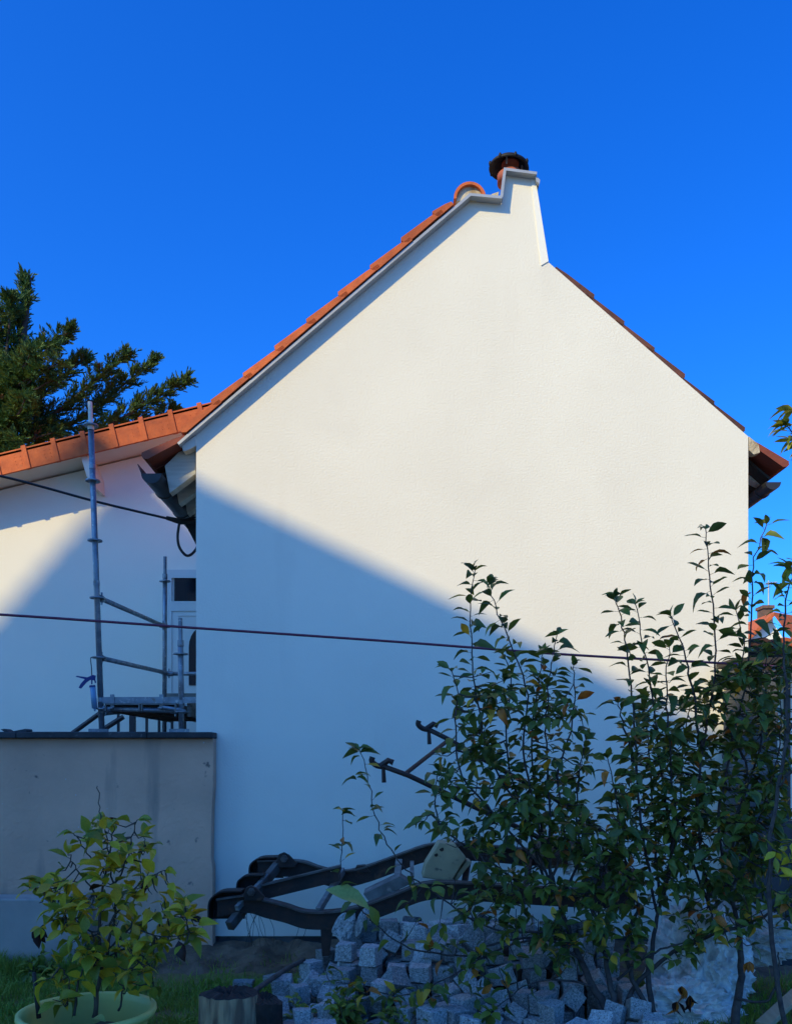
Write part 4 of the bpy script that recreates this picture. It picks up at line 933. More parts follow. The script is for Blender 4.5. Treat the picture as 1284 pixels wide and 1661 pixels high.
# ------------------------------------------------------------------ old farm implement
imp = thing('farm_implement', (0, 6.2, 0), 'rusty dark iron farm implement with curved beams and two long handles', 'farm implement')
def beam(name, path, Y, h, w=.055, m='rust'):
    """swept flat bar: path of pixel points at distance Y, h height in px"""
    pts = spline([Vector((x, y, 0)) for x, y in path], 6)
    top = [XZ(p.x, p.y-h/2, Y) for p in pts]; bot = [XZ(p.x, p.y+h/2, Y) for p in pts]
    mb = MB(); n = len(pts)
    vs_ = [(x, Y, z) for x, z in top]+[(x, Y, z) for x, z in bot]+[(x, Y+w, z) for x, z in top]+[(x, Y+w, z) for x, z in bot]
    fs = []
    for i in range(n-1):
        fs += [(i, n+i, n+i+1, i+1), (2*n+i, 2*n+i+1, 3*n+i+1, 3*n+i), (i, i+1, 2*n+i+1, 2*n+i), (n+i, 3*n+i, 3*n+i+1, n+i+1)]
    fs += [(0, 2*n, 3*n, n), (n-1, 2*n-1, 4*n-1, 3*n-1)]
    mb.add(vs_, fs); o = mb.build(name, M[m], imp)
    # thin worn top flange
    fl = MB(); tp = [(a, c) for a, c in top]
    fl.prism(strip(tp, .012), Y-.03, Y+w+.03); fl.build('flange', M['bareiron'], o)
    return o
def shoe(px0, py0, px1, py1, Y, dy):
    """curved sheet shoe: rounded plate folded over the beam end"""
    pts = [(px0, py1), (px0, py0+.45*(py1-py0)), (px0+.10*(px1-px0), py0+.2*(py1-py0)), (px0+.35*(px1-px0), py0+.03*(py1-py0)), (px1-.25*(px1-px0), py0), (px1, py0)]
    pts = spline([Vector((x, y, 0)) for x, y in pts], 4)
    st = [XZ(p.x, p.y, Y) for p in pts]
    mb = MB(); mb.prism(strip(st, .010), Y-.02, Y+dy)
    inner = st+[XZ(px1, py1, Y)]
    mb.prism(inner, Y+dy, Y+dy+.01)
    mb.build('shoe', M['rust'], imp)
Y1, Y2, Y3 = 6.0, 6.25, 6.5
beam('beam', [(352,1474),(400,1468),(430,1476),(462,1484),(495,1494),(540,1494),(590,1484),(640,1466),(690,1448),(740,1447),(820,1452),(920,1458),(1030,1462)], Y1, 27)
shoe(340, 1447, 392, 1496, Y1, .12)
beam('beam', [(425,1449),(470,1438),(515,1427),(552,1418)], Y2, 23, .03)
shoe(386, 1421, 428, 1452, Y2, .10)
beam('beam', [(418,1411),(450,1410),(490,1412),(520,1422),(556,1428),(600,1418),(650,1400),(700,1384),(760,1384),(860,1392),(980,1400)], Y3, 25)
shoe(406, 1392, 456, 1428, Y3, .12)
# crossbar on top of the three shoes
def bar(name, a, b, w, m='bareiron', h=None, parent=None):
    a, b = Vector(a), Vector(b); d = b-a; q = d.to_track_quat('X', 'Z').to_matrix().to_4x4(); q.translation = a
    mb = MB(); h = h or w; mb.box((0, -w/2, -h/2), (d.length, w/2, h/2), q); return mb.build(name, M[m], parent or imp, bevel=.003)
bar('crossbar', P(372,1503,Y1-.07), P(460,1392,Y3+.05), .05, 'bareiron', .07)
bar('crossbar', P(384,1474,Y1-.06), P(450,1404,Y3), .03, 'greywood', .04)
for (x, y, Y) in ((407,1447,Y1-.06), (460,1393,Y3-.06)):
    br = MB(); br.prism([XZ(x+dx, y+dy, Y) for dx, dy in [(-13,6),(-8,-7),(0,-10),(8,-6),(22,8),(18,15),(-10,15)]], Y, Y+.03); br = br.build('bracket', M['rust'], imp, bevel=.004)
    nt = MB(); c = P(x+1, y, Y-.001); nt.tube([c, c+Vector((0,-.03,0))], .028, 6); nt.tube([c+Vector((0,-.03,0)), c+Vector((0,-.045,0))], .014, 8); nt.build('bolt', M['bareiron'], br)
mb = MB(); mb.prism([XZ(x, y, Y1) for x, y in [(519,1500),(541,1500),(533,1552),(522,1552)]], Y1+.01, Y1+.045); mb.build('leg', M['rust'], imp)
mb = MB(); mb.prism([XZ(x, y, Y3) for x, y in [(573,1416),(578,1405),(592,1404),(600,1414)]], Y3-.02, Y3+.07); mb.build('lug', M['rust'], imp)
bar('strut', P(556,1412,Y3-.02), P(516,1478,Y1+.03), .035, 'greywood', .05)
bar('strut', P(647,1396,Y3-.05), P(640,1462,Y1+.05), .05, 'greywood', .03)
bar('strut', P(668,1398,Y3-.05), P(668,1452,Y1+.05), .03, 'greywood', .02)
mb = MB(); mb.prism([XZ(x, y, 6.2) for x, y in [(590,1448),(648,1420),(665,1432),(600,1462)]], 6.12, 6.38); mb.build('board', M['deck'], imp)
for k, xx in enumerate((760, 860, 960)): bar('crossbar', P(xx,1392,Y3+.03), P(xx-10,1450,Y1+.02), .04, 'rust', .05)
# handles
def handle(p, Y, off):
    q = [P(x, y, Y+d) for x, y, d in p]
    mb = MB(); mb.tube(q, .019, 10); o = mb.build('handle', M['rust'], imp, smooth=True)
    e = q[0]
    g = MB(); s_ = 1/224
    g.tube(spline([e+Vector((.03,0,-.01)), e+Vector((-.03,0,.0)), e+Vector((-.065,0,.03)), e+Vector((-.06,0,.06))], 4), .020, 8)
    g.tube([e+Vector((-.0,0,.0)), e+Vector((.05,0,.035)), e+Vector((.085,0,.02))], .021, 8); g.build('grip', M['rust'], o)
    l = MB(); l.tube([e+Vector((.015,0,-.02)), e+Vector((.02,0,-.12))], [.013,.016], 8); l.build('lever', M['rust'], o)
handle([(618,1242,0),(662,1258,0),(700,1276,0),(775,1312,.02),(860,1352,.05),(925,1386,.08),(980,1412,.1)], Y1, 0)
handle([(692,1182,0),(726,1199,0),(762,1220,0),(830,1258,.0),(890,1290,0),(960,1336,0),(1010,1378,-.05)], Y3, 0)
mb = MB(); mb.tube([P(655,1257,Y1), P(728,1200,Y3)], .016, 8); mb.build('tie_rod', M['rust'], imp)
mb = MB(); mb.tube([P(712,1276,Y1+.05), P(790,1279,6.3), P(860,1276,Y3)], .008, 6); mb.build('tie_rod', M['rust'], imp)
# dry stalks hanging from the beam
r5 = random.Random(5)
mb = MB()
for k in range(9):
    x = 398+r5.uniform(-4, 36); x2 = x+r5.uniform(-14, 20)
    mb.tube(spline([P(x, 1480, 6.04), P((x+x2)/2+r5.uniform(-8,8), 1508, 6.05), P(x2, 1536, 6.1)], 4), .0016, 4)
for x in (485, 497): mb.tube(spline([P(x, 1500, 6.04), P(x-3, 1515, 6.05), P(x-14, 1538, 6.1)], 4), .0016, 4)
tag(mb.build('dry_stalks', M['stem2'], imp), kind='stuff')
mb = MB(); mb.tube(spline([P(492,1558,5.85), P(462,1574,5.5), P(435,1592,5.2), P(404,1614,4.85), P(396,1621,4.75)], 5), .016, 8)
tag(mb.build('iron_bar', M['bareiron'], smooth=True), 'slightly curved iron bar leaning between the log stump and the heap', 'iron bar')

# ------------------------------------------------------------------ stump, plank, bag, sacking
Ys = 4.72
sp_ = P(388, 1661, Ys)
st = thing('log_stump', (sp_.x, Ys, 0), 'old log stump with pale split front and rotten dark top in the grass', 'stump')
def logmesh(cx, cy, r, h, seed, m, mtop, name, squash=1.0, tilt=0):
    mb = MB(); n = 40; off = seed*7.3; rings = 9; vs_ = []; fs = []
    for j in range(rings):
        z = h*j/(rings-1)
        for k in range(n):
            a = 2*math.pi*k/n
            rr = r*(1+.10*mnoise.noise(Vector((math.cos(a)*1.5, math.sin(a)*1.5, off)))+.05*mnoise.noise(Vector((math.cos(a)*6, math.sin(a)*6, z*3+off)))+.10*(1-j/(rings-1))**2)
            zz = z+(.016*mnoise.noise(Vector((math.cos(a)*3, math.sin(a)*3, off+5))) if j == rings-1 else 0)
            vs_.append((cx+rr*math.cos(a), cy+rr*squash*math.sin(a), zz+tilt*math.cos(a)*r*(j/(rings-1))))
    for j in range(rings-1):
        for k in range(n): fs.append((j*n+k, j*n+(k+1)%n, (j+1)*n+(k+1)%n, (j+1)*n+k))
    mb.add(vs_, fs); o = mb.build(name, m, st, smooth=False)
    t = MB(); b = (rings-1)*n; tv = [vs_[b+k] for k in range(n)]; q = [(cx+(v[0]-cx)*.6, cy+(v[1]-cy)*.6, v[2]+.02+.008*math.sin(3*i)) for i, v in enumerate(tv)]; q2 = [(cx+(v[0]-cx)*.25, cy+(v[1]-cy)*.25, v[2]-.005) for v in tv]
    fs = [(k, (k+1)%n, n+(k+1)%n, n+k) for k in range(n)]+[(n+k, n+(k+1)%n, 2*n+(k+1)%n, 2*n+k) for k in range(n)]+[tuple(range(2*n, 3*n))]
    t.add(tv+q+q2, fs); t.build('top', mtop, o)
hst = P(0, 1612, Ys).z
logmesh(P(372,0,Ys).x, Ys, .155, hst, 2, M['bark_log'], M['rotten'], 'log', .9)
logmesh(P(425,0,Ys+.06).x, Ys+.07, .115, hst-.05, 5, M['rotten'], M['rotten'], 'log', .9, -.18)
pl = bar('plank', P(1236,1664,4.9), P(1310,1596,5.25), .085, 'plank', .03, imp); pl.parent = None; pl.location = imp.location
pl.name = 'plank'; tag(pl, 'fresh sawn wooden plank lying in the bottom right corner', 'plank')
def crumple(name, cx, cy, Y, sx, sy, sz, m, seed, label, cat, folds=1.0, rot=0):
    bm = bmesh.new(); bmesh.ops.create_icosphere(bm, subdivisions=6, radius=1)
    o_ = Vector((seed*3.1, seed*1.7, seed))
    for v in bm.verts:
        d = v.co.normalized()
        f = 1-abs(mnoise.noise(d*1.6+o_)); f2 = 1-abs(mnoise.noise(d*3.7+o_)); f3 = 1-abs(mnoise.noise(d*7+o_))*1.6
        r = .62+folds*(.26*f*f+.22*f2*f2+.12*f3*f3)
        v.co = d*r
        if v.co.z < -.35: v.co.z = -.35-(v.co.z+.35)*.15*-1
    me = bpy.data.meshes.new(name); bm.to_mesh(me); bm.free(); me.materials.append(m)
    o = bpy.data.objects.new(name, me); COL.objects.link(o); o.location = P(cx, cy, Y); o.scale = (sx, sy, sz); o.rotation_euler = (0, 0, rot)
    return tag(o, label, cat)
crumple('plastic_bag', 1130, 1580, 5.65, .27, .25, .40, M['bag'], 3, 'crumpled white plastic rubble bag lying behind the bush trunks', 'plastic bag', 1.3)
crumple('plastic_sheet', 1105, 1640, 5.35, .32, .22, .17, M['bag'], 8, 'flat crumpled translucent plastic sheet spread in front of the white bag', 'plastic sheet', 1.3, .3)
crumple('sack', 1195, 1530, 5.85, .32, .25, .26, M['cloth'], 12, 'cream cloth sack slumped against the right side of the white bag', 'sack', 1.2)
crumple('plastic_bag', 952, 1408, 6.25, .14, .1, .13, M['bag'], 17, 'small pale crumpled bag stuck on the implement frame beside the reddish rock', 'plastic bag', 1.3)
mb = MB(); mb.box((P(1225,0,6.6).x, 6.6, 0), (3.6, 6.68, P(0,1332,6.6).z)); tag(mb.build('metal_sheet', M['gutter'], bevel=.004), 'blue grey sheet panel leaning upright at the right edge behind the bush', 'panel')
# ------------------------------------------------------------------ plants
def leaf_mesh(m, wid, fold, droop, seed, name='leaf'):
    rr = random.Random(seed); n = 5
    st = [(0,.04),(.2,.62),(.42,1.0),(.66,.86),(.86,.42),(1.0,.0)]
    vs_ = []; fs = []
    for i, (t, w) in enumerate(st):
        y = t; z = -droop*t*t+.04*math.sin(t*5+seed); hw = wid/2*w
        tw = rr.uniform(-.06,.06)
        vs_ += [(-hw, y, z+fold*hw+tw*hw), (0, y, z), (hw, y, z+fold*hw-tw*hw)]
    for i in range(len(st)-1):
        a = i*3; fs += [(a, a+1, a+4, a+3), (a+1, a+2, a+5, a+4)]
    me = bpy.data.meshes.new(name); me.from_pydata([(x*1.0, y, z) for x, y, z in vs_], [], fs); me.materials.append(m)
    me.polygons.foreach_set('use_smooth', [True]*len(me.polygons)); me.update(); return me
LEAF = {}
def leafset(key, wid, fold=.5):
    if key not in LEAF:
        k0, w = key
        LEAF[key] = [leaf_mesh(M[k0], w*wv, fold*fv, dr, i+3) for i, (dr, wv, fv) in enumerate(((.22,1,1),(.45,.9,.8),(.75,1.05,1.3),(.08,.85,.6)))]
    return LEAF[key]
def in_poly(x, y, poly):
    w = False
    for i in range(len(poly)):
        (x1, y1), (x2, y2) = poly[i], poly[i-1]
        if (y1 > y) != (y2 > y) and x < (x2-x1)*(y-y1)/(y2-y1)+x1: w = not w
    return w
class Plant:
    gaps = ()
    def __init__(s, root, rnd, wid, palette, size, bark='stem'):
        s.root, s.r, s.wid, s.pal, s.size, s.bark = root, rnd, wid, palette, size, bark
        s.leaves = []; s.stems = []; s.tw = MB()
    def leaf(s, p, d, scale=None, key=None, roll=None):
        r = s.r; d = Vector(d).normalized()
        up = Vector((r.gauss(0,.45), r.gauss(0,.45)-.15, 1)); up = up-d*up.dot(d)
        if up.length < .05: up = d.orthogonal()
        up.normalize(); x = d.cross(up)
        L = scale or r.uniform(*s.size)
        tip = p+d*L*.5; ix, iy = CX+tip.x/tip.y*F, HZ-(tip.z-EYE)/tip.y*F
        if any(in_poly(ix, iy, q) for q in s.gaps): return
        R = Matrix((x*L, d*L, up*L)).transposed().to_4x4(); R.translation = p
        if key is None: key = r.choices([k for k, _ in s.pal], [w for _, w in s.pal])[0]
        s.leaves.append((r.choice(leafset((key, s.wid), max(s.wid, .8) if s.wid > .6 else s.wid)), R))
    def stem(s, pts, r0, r1, name='branch', k=5):
        pp = spline(pts, k); n = len(pp)
        pp = [p+Vector((s.r.gauss(0,1), s.r.gauss(0,1), s.r.gauss(0,.6)))*.004 if 0 < i < n-1 else p for i, p in enumerate(pp)]
        mb = MB(); mb.tube(pp, [r0+(r1-r0)*(i/(n-1))**.8 for i in range(n)], 6 if r0 < .012 else 9)
        o = mb.build(name, M[s.bark], s.root, smooth=True); s.stems.append(pp); return pp
    def foliate(s, pp, start, step, n_at=1, out=.012, tip=4, keytop=None):
        """alternate leaves along a shoot from arc fraction start to tip"""
        r = s.r; ln = [0]
        for a, b in zip(pp, pp[1:]): ln.append(ln[-1]+(b-a).length)
        T = ln[-1]; d = start*T; ang = r.uniform(0, 6.28)
        while d < T:
            i = max(j for j in range(len(ln)) if ln[j] <= d); i = min(i, len(pp)-2)
            t = (pp[i+1]-pp[i]).normalized(); p = pp[i].lerp(pp[i+1], (d-ln[i])/max(1e-6, ln[i+1]-ln[i]))
            for _ in range(n_at):
                ang += 2.4+r.uniform(-.4,.4)
                a = t.orthogonal().normalized(); b = t.cross(a)
                o = a*math.cos(ang)+b*math.sin(ang)
                dd = o*1.0+t*r.uniform(.1,.8)+Vector((0,0,r.uniform(-.55,.25)))
                dd.normalize(); q = p+dd*r.uniform(.012,.03)
                s.tw.tube([p, q], .0013, 3, False)
                s.leaf(q, dd)
            d += step*r.uniform(.65,1.4)
        t = (pp[-1]-pp[-2]).normalized()
        for _ in range(tip):
            dd = t*r.uniform(.4,1.2)+Vector((r.gauss(0,.6), r.gauss(0,.6), 0)); s.leaf(pp[-1], dd, r.uniform(.6,.95)*s.size[1]*.8)
    def fill(s, poly, Y, n, k=(2,5), maxd=.45, lim=None):
        r = s.r; xs = [p[0] for p in poly]; ys = [p[1] for p in poly]; pts = [p for st in s.stems for p in st]; c = 0; tries = 0
        def inside(x, y):
            w = False
            for i in range(len(poly)):
                (x1, y1), (x2, y2) = poly[i], poly[i-1]
                if (y1 > y) != (y2 > y) and x < (x2-x1)*(y-y1)/(y2-y1)+x1: w = not w
            return w
        while c < n and tries < n*20:
            tries += 1
            x, y = r.uniform(min(xs), max(xs)), r.uniform(min(ys), max(ys))
            if not inside(x, y): continue
            p = P(x, y, r.uniform(*Y)); q = min(pts, key=lambda a: (a-p).length_squared)
            v = p-q
            if v.length > maxd: p = q+v.normalized()*r.uniform(.6,1)*maxd
            if p.z < .06: continue
            m = q.lerp(p, .5)+Vector((0,0,-.02)); s.tw.tube([q, m, p], [.0045,.003,.0018], 4, False)
            tn = (p-m).normalized()
            for _ in range(r.randint(*k)):
                dd = tn*.5+Vector((r.gauss(0,.8), r.gauss(0,.8), r.gauss(0,.6)-.15))
                b = p.lerp(m, r.random()*.7); s.leaf(b+dd.normalized()*.01, dd)
            c += 1
    def done(s, solo=295, name='leaf'):
        if s.tw.v: tag(s.tw.build('twigs', M[s.bark], s.root), kind='stuff')
        off = wloc(s.root)
        def vis(l):
            p = l[1].translation
            x = CX+p.x/p.y*F; y = HZ-(p.z-EYE)/p.y*F
            inn = -10 < x < 1294 and -10 < y < 1668
            return (not inn, p.y-l[1].col[1].to_3d().length*2)
        ls = sorted(s.leaves, key=vis)
        for me, R in ls[:solo]:
            o = bpy.data.objects.new(name, me); COL.objects.link(o); o.parent = s.root
            L = R.copy(); L.translation = R.translation-off; o.matrix_local = L
        rest = ls[solo:]
        if rest:
            mats = []; mb = MB()
            for me, R in rest:
                if me.materials[0] not in mats: mats.append(me.materials[0])
                mb.m = mats.index(me.materials[0])
                mb.add([R @ v.co for v in me.vertices], [tuple(p.vertices) for p in me.polygons])
            tag(mb.build('foliage', mats, s.root, smooth=True), kind='stuff')

APPLE = [('g1',4),('g2',5),('g3',1.4),('y1',.2),('o1',.2)]
APPLE_LOW = [('g1',2),('g2',4),('g3',4),('y1',.9),('o1',.5)]
def mk(px, dY=None):
    return [P(x, y, Y) for x, y, Y in px]
def withY(pts, y0, y1):
    n = len(pts); return [(x, y, y0+(y1-y0)*i/(n-1)) for i, (x, y) in enumerate(pts)]

# --- apple bush in the middle
A = thing('apple_bush', P(965,1661,4.95), 'dark leafy apple bush growing in the sett heap, with low branches reaching left', 'bush', 'apple bushes')
A.location.z = 0
pa = Plant(A, random.Random(21), .54, APPLE, (.066,.105))
pa.gaps = [[(690,1362),(765,1362),(768,1432),(690,1432)], [(962,1080),(1010,1130),(990,1290),(962,1330)]]   # where the wall or the stone block shows between the shoots
for pts, r0 in (([(1010,1690,4.9),(985,1640,4.95),(955,1590,5.0),(930,1530,5.05),(908,1470,5.1),(890,1420,5.1)], .030),
                ([(1020,1695,4.9),(1000,1640,4.9),(985,1580,4.95),(975,1520,5.0),(950,1450,5.0)], .022)):
    pa.stem(mk(pts), r0, .011, 'trunk')
SA = [([(905,1465),(850,1330),(800,1240),(775,1150),(765,1060),(762,990),(770,925)], 5.1, 5.0, .30),
      ([(900,1440),(870,1330),(848,1220),(855,1130),(828,1045),(803,985),(790,945)], 5.1, 5.2, .15),
      ([(893,1430),(890,1340),(888,1240),(884,1160),(893,1090),(903,1030)], 5.1, 5.0, .2),
      ([(893,1430),(915,1360),(905,1260),(925,1185),(931,1120),(930,1080)], 5.1, 4.9, .75),
      ([(880,1410),(810,1330),(750,1260),(738,1190),(742,1125),(728,1085)], 5.1, 4.9, .3),
      ([(905,1460),(940,1390),(935,1310),(940,1250),(950,1200)], 5.1, 5.3, .2),
      ([(880,1420),(840,1300),(820,1200),(830,1100),(815,1060)], 5.15, 5.3, .2),
      ([(893,1430),(870,1300),(862,1200),(872,1110),(880,1060)], 5.15, 5.25, .2),
      ([(850,1440),(790,1395),(745,1365),(715,1340),(706,1300),(710,1250)], 5.1, 4.85, .3),
      ([(715,1340),(700,1322),(688,1332)], 4.85, 4.8, .5),
      ([(950,1450),(985,1400),(1000,1350),(990,1300)], 5.0, 5.2, .3)]
for pts, y0, y1, s0 in SA:
    pa.size = (.078,.116); pp = pa.stem(mk(withY(pts, y0, y1)), .009, .0026); pa.foliate(pp, s0, .025)
pa.size = (.056,.098)
pa.pal = APPLE_LOW
LA = [([(945,1560),(900,1528),(860,1525),(800,1545),(740,1578),(690,1604),(640,1616),(585,1600),(535,1592)], 5.0, 4.75, .45),
      ([(930,1530),(880,1522),(810,1528),(760,1550),(700,1546),(655,1535),(610,1500),(580,1468),(553,1432),(556,1370),(556,1320)], 5.05, 4.7, .35),
      ([(920,1510),(860,1512),(810,1510),(760,1490),(710,1452),(672,1425),(640,1388),(612,1335),(598,1270),(583,1215)], 5.05, 4.75, .30),
      ([(1000,1590),(1060,1545),(1110,1530),(1180,1505),(1284,1455)], 4.95, 4.8, .9),
      ([(960,1600),(905,1590),(850,1600),(800,1640)], 4.95, 4.7, .4)]
for pts, y0, y1, s0 in LA:
    pp = pa.stem(mk(withY(pts, y0, y1)), .0085, .0022)
    pa.foliate(pp, s0, .068 if len(pts) > 8 else .06, tip=3)
# tufts on the two bare left shoots
for (x, y, Y, n) in ((583,1222,4.75,6),(578,1262,4.75,4),(600,1310,4.75,2),(553,1320,4.7,4),(556,1365,4.7,3),(552,1440,4.7,2),(622,1352,4.75,2)):
    for _ in range(n): pa.leaf(P(x, y+pa.r.uniform(-8,8), Y), (pa.r.choice((-1,1))*pa.r.uniform(.5,1), pa.r.gauss(0,.4), pa.r.uniform(-.2,.6)), key=pa.r.choice(('g1','g2')))
pa.leaf(P(528,1442,4.68), (1,-.1,-.15), .26, 'p1'); pa.leaf(P(600,1470,4.68), (.5,-.1,-1), .12, 'g3')
pa.pal = APPLE
pa.fill([(700,1235),(735,1140),(790,1080),(850,1110),(905,1080),(950,1150),(958,1300),(1000,1390),(1010,1540),(930,1560),(830,1520),(740,1460),(715,1330)], (4.75,5.45), 215, (3,6), .34)
pa.fill([(790,1260),(930,1260),(1000,1400),(1000,1520),(860,1510),(770,1430)], (4.7,5.5), 75, (3,6), .34)
pa.pal = APPLE_LOW
pa.fill([(650,1420),(760,1440),(870,1500),(980,1480),(1000,1560),(760,1570),(660,1500)], (4.6,4.95), 46, (2,4), .22)
pa.fill([(520,1570),(660,1590),(820,1560),(800,1661),(640,1650)], (4.5,4.85), 22, (2,4), .16)
pa.done()

# --- apple bush on the right
B = thing('apple_bush', P(1190,1661,5.0), 'dark leafy apple bush with tall upright shoots in front of the house corner', 'bush', 'apple bushes')
B.location.z = 0
pb = Plant(B, random.Random(33), .54, APPLE, (.066,.105))
for pts, r0 in (([(1185,1700,4.95),(1194,1640,5.0),(1202,1570,5.05),(1196,1500,5.1),(1180,1440,5.1)], .032),
                ([(1085,1700,4.95),(1062,1650,4.95),(1052,1590,5.0),(1060,1530,5.05),(1070,1470,5.1)], .024),
                ([(1000,1700,4.9),(1010,1640,4.95),(1040,1590,5.0),(1090,1545,5.0),(1140,1520,5.0)], .018),
                ([(1062,1650,4.95),(1030,1600,4.95),(1015,1540,5.0),(1035,1470,5.1)], .017)):
    pb.stem(mk(pts), r0, .010, 'trunk')
pb.stem(mk([(1094,1545,5.0),(1160,1515,4.95),(1220,1495,4.9),(1300,1455,4.85)]), .012, .007)
pb.stem(mk([(1195,1620,5.0),(1240,1625,4.9),(1262,1590,4.85),(1262,1545,4.85)]), .010, .004)
SB = [([(1065,1480),(1042,1360),(1032,1240),(1025,1130),(1016,1050),(1006,1000),(997,968)], 5.1, 5.0, .35),
      ([(1070,1470),(1090,1380),(1072,1250),(1056,1120),(1042,1040),(1030,980)], 5.1, 5.1, .3),
      ([(1075,1460),(1095,1330),(1082,1180),(1080,1110),(1085,1050)], 5.1, 4.9, .25),
      ([(1150,1470),(1132,1330),(1140,1210),(1160,1095),(1156,1000),(1149,920),(1144,858)], 5.1, 4.95, .3),
      ([(1180,1450),(1165,1330),(1187,1200),(1210,1100),(1219,1000),(1222,920),(1243,850)], 5.1, 5.0, .3),
      ([(1180,1450),(1195,1330),(1232,1210),(1241,1130),(1240,1085)], 5.1, 5.2, .2),
      ([(1138,1215),(1122,1120),(1110,1060),(1088,1000)], 5.0, 4.9, .1),
      ([(1192,1330),(1212,1250),(1175,1160),(1205,1060),(1193,990)], 5.1, 5.2, .1),
      ([(1035,1470),(1010,1380),(1000,1300),(985,1230)], 5.1, 4.9, .3),
      ([(1070,1470),(1060,1330),(1050,1200),(1040,1130)], 5.2, 5.4, .2),
      ([(1150,1470),(1110,1350),(1105,1230),(1120,1140)], 5.2, 5.4, .2),
      ([(1180,1450),(1215,1380),(1240,1300),(1262,1220),(1268,1160)], 5.1, 5.0, .2),
      ([(1030,1240),(1012,1180),(1002,1140)], 5.0, 4.95, .2)]
for pts, y0, y1, s0 in SB:
    pb.size = (.078,.116); pp = pb.stem(mk(withY(pts, y0, y1)), .0095, .0026); pb.foliate(pp, s0, .025)
pb.size = (.056,.098)
pb.fill([(1205,1050),(1284,1010),(1300,1100),(1195,1110)], (4.8,5.3), 26, (3,5), .3)
pb.fill([(1000,1270),(1040,1130),(1120,1110),(1190,1080),(1262,1090),(1284,1200),(1284,1400),(1200,1470),(1050,1480),(990,1400)], (4.75,5.5), 310, (3,6), .34)
pb.fill([(980,1290),(1284,1230),(1300,1440),(1150,1500),(1000,1500)], (4.75,5.5), 115, (3,6), .34)
pb.pal = APPLE_LOW
pb.fill([(990,1460),(1100,1480),(1284,1420),(1300,1520),(1120,1560),(1000,1560)], (4.6,5.0), 60, (2,4), .22)
for (x, y) in ((1105,1600),(1118,1615),(1097,1625),(1215,1560)):
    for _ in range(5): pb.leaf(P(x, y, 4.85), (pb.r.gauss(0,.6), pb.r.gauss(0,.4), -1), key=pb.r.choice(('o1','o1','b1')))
pb.done()

# --- tree at the right edge
C = thing('fruit_tree', P(1285,1600,4.4), 'fruit tree at the right edge with sunlit branch tips and a thick forked stem', 'tree')
C.location.z = 0
pc_ = Plant(C, random.Random(5), .36, [('g2',3),('g3',3),('l2',2)], (.075,.11))
pc_.stem(mk([(1290,1760,4.5),(1262,1600,4.5),(1246,1440,4.5),(1252,1340,4.5),(1264,1265,4.5),(1276,1190,4.5)]), .015, .008, 'trunk')
for pts, s0 in (([(1262,1275),(1280,1255),(1310,1240)], .5), ([(1276,1190),(1272,1090),(1270,1030),(1278,960),(1300,900)], .6), ([(1276,1190),(1320,1100),(1350,900),(1340,760),(1310,720),(1272,690)], .72)):
    pp = pc_.stem(mk(withY(pts, 4.5, 4.4)), .008, .0025); pc_.foliate(pp, s0, .03, 2)
for (x, y, n) in ((1276,690,8),(1283,665,5),(1280,715,5),(1279,920,6),(1277,945,3)):
    for _ in range(n): pc_.leaf(P(x+4, y, 4.4), (pc_.r.uniform(-1,.2), pc_.r.gauss(0,.4), pc_.r.uniform(-.3,.6)), key=pc_.r.choice(('g3','l2','l2')))
pc_.pal = [('l2',2),('l1',2)]
pc_.fill([(1250,1370),(1300,1360),(1300,1460),(1240,1450)], (4.3,4.6), 10, (2,4), .25)
pc_.done()

# --- potted shrub
PY = 4.2
pr_ = .315; pcx = P(142,0,PY).x; prz = P(0,1640,PY).z
pt = thing('plant_pot', (pcx, PY, 0), 'large round pale green plastic plant pot with rolled rim at lower left', 'plant pot')
mb = MB(); mb.lathe([(0,.0),(.22,.0),(.235,.02),(.285,prz-.06),(.292,prz-.035),(.318,prz-.03),(.328,prz-.01),(.326,prz+.008),(.310,prz+.012),(.296,prz+.002),(.288,prz-.03),(.27,prz-.15),(.26,prz-.22)], (pcx,PY,.0), 56)
mb.build('pot', M['plastic'], pt, smooth=True)
mb = MB(); vs_ = [(pcx, PY, prz-.14)]; n = 30
for j in range(1, 7):
    for k in range(n):
        a = 2*math.pi*k/n; r = .268*j/6; x, y = pcx+r*math.cos(a), PY+r*math.sin(a)
        vs_.append((x, y, prz-.145+.03*mnoise.noise(Vector((x*18, y*18, 0)))))
fs = [(0, 1+k, 1+(k+1)%n) for k in range(n)]+[(1+j*n+k, 1+(j+1)*n+k, 1+(j+1)*n+(k+1)%n, 1+j*n+(k+1)%n) for j in range(5) for k in range(n)]
mb.add(vs_, fs); mb.build('soil', M['soil'], pt)
S = thing('potted_shrub', (pcx, PY, prz-.14), 'shrub with yellowing heart shaped autumn leaves growing in the green pot', 'shrub')
ps = Plant(S, random.Random(8), .62, [('l1',5),('l2',5),('l3',2.6),('y1',1.1),('g3',1.5),('b1',.25)], (.06,.105), 'stem2')
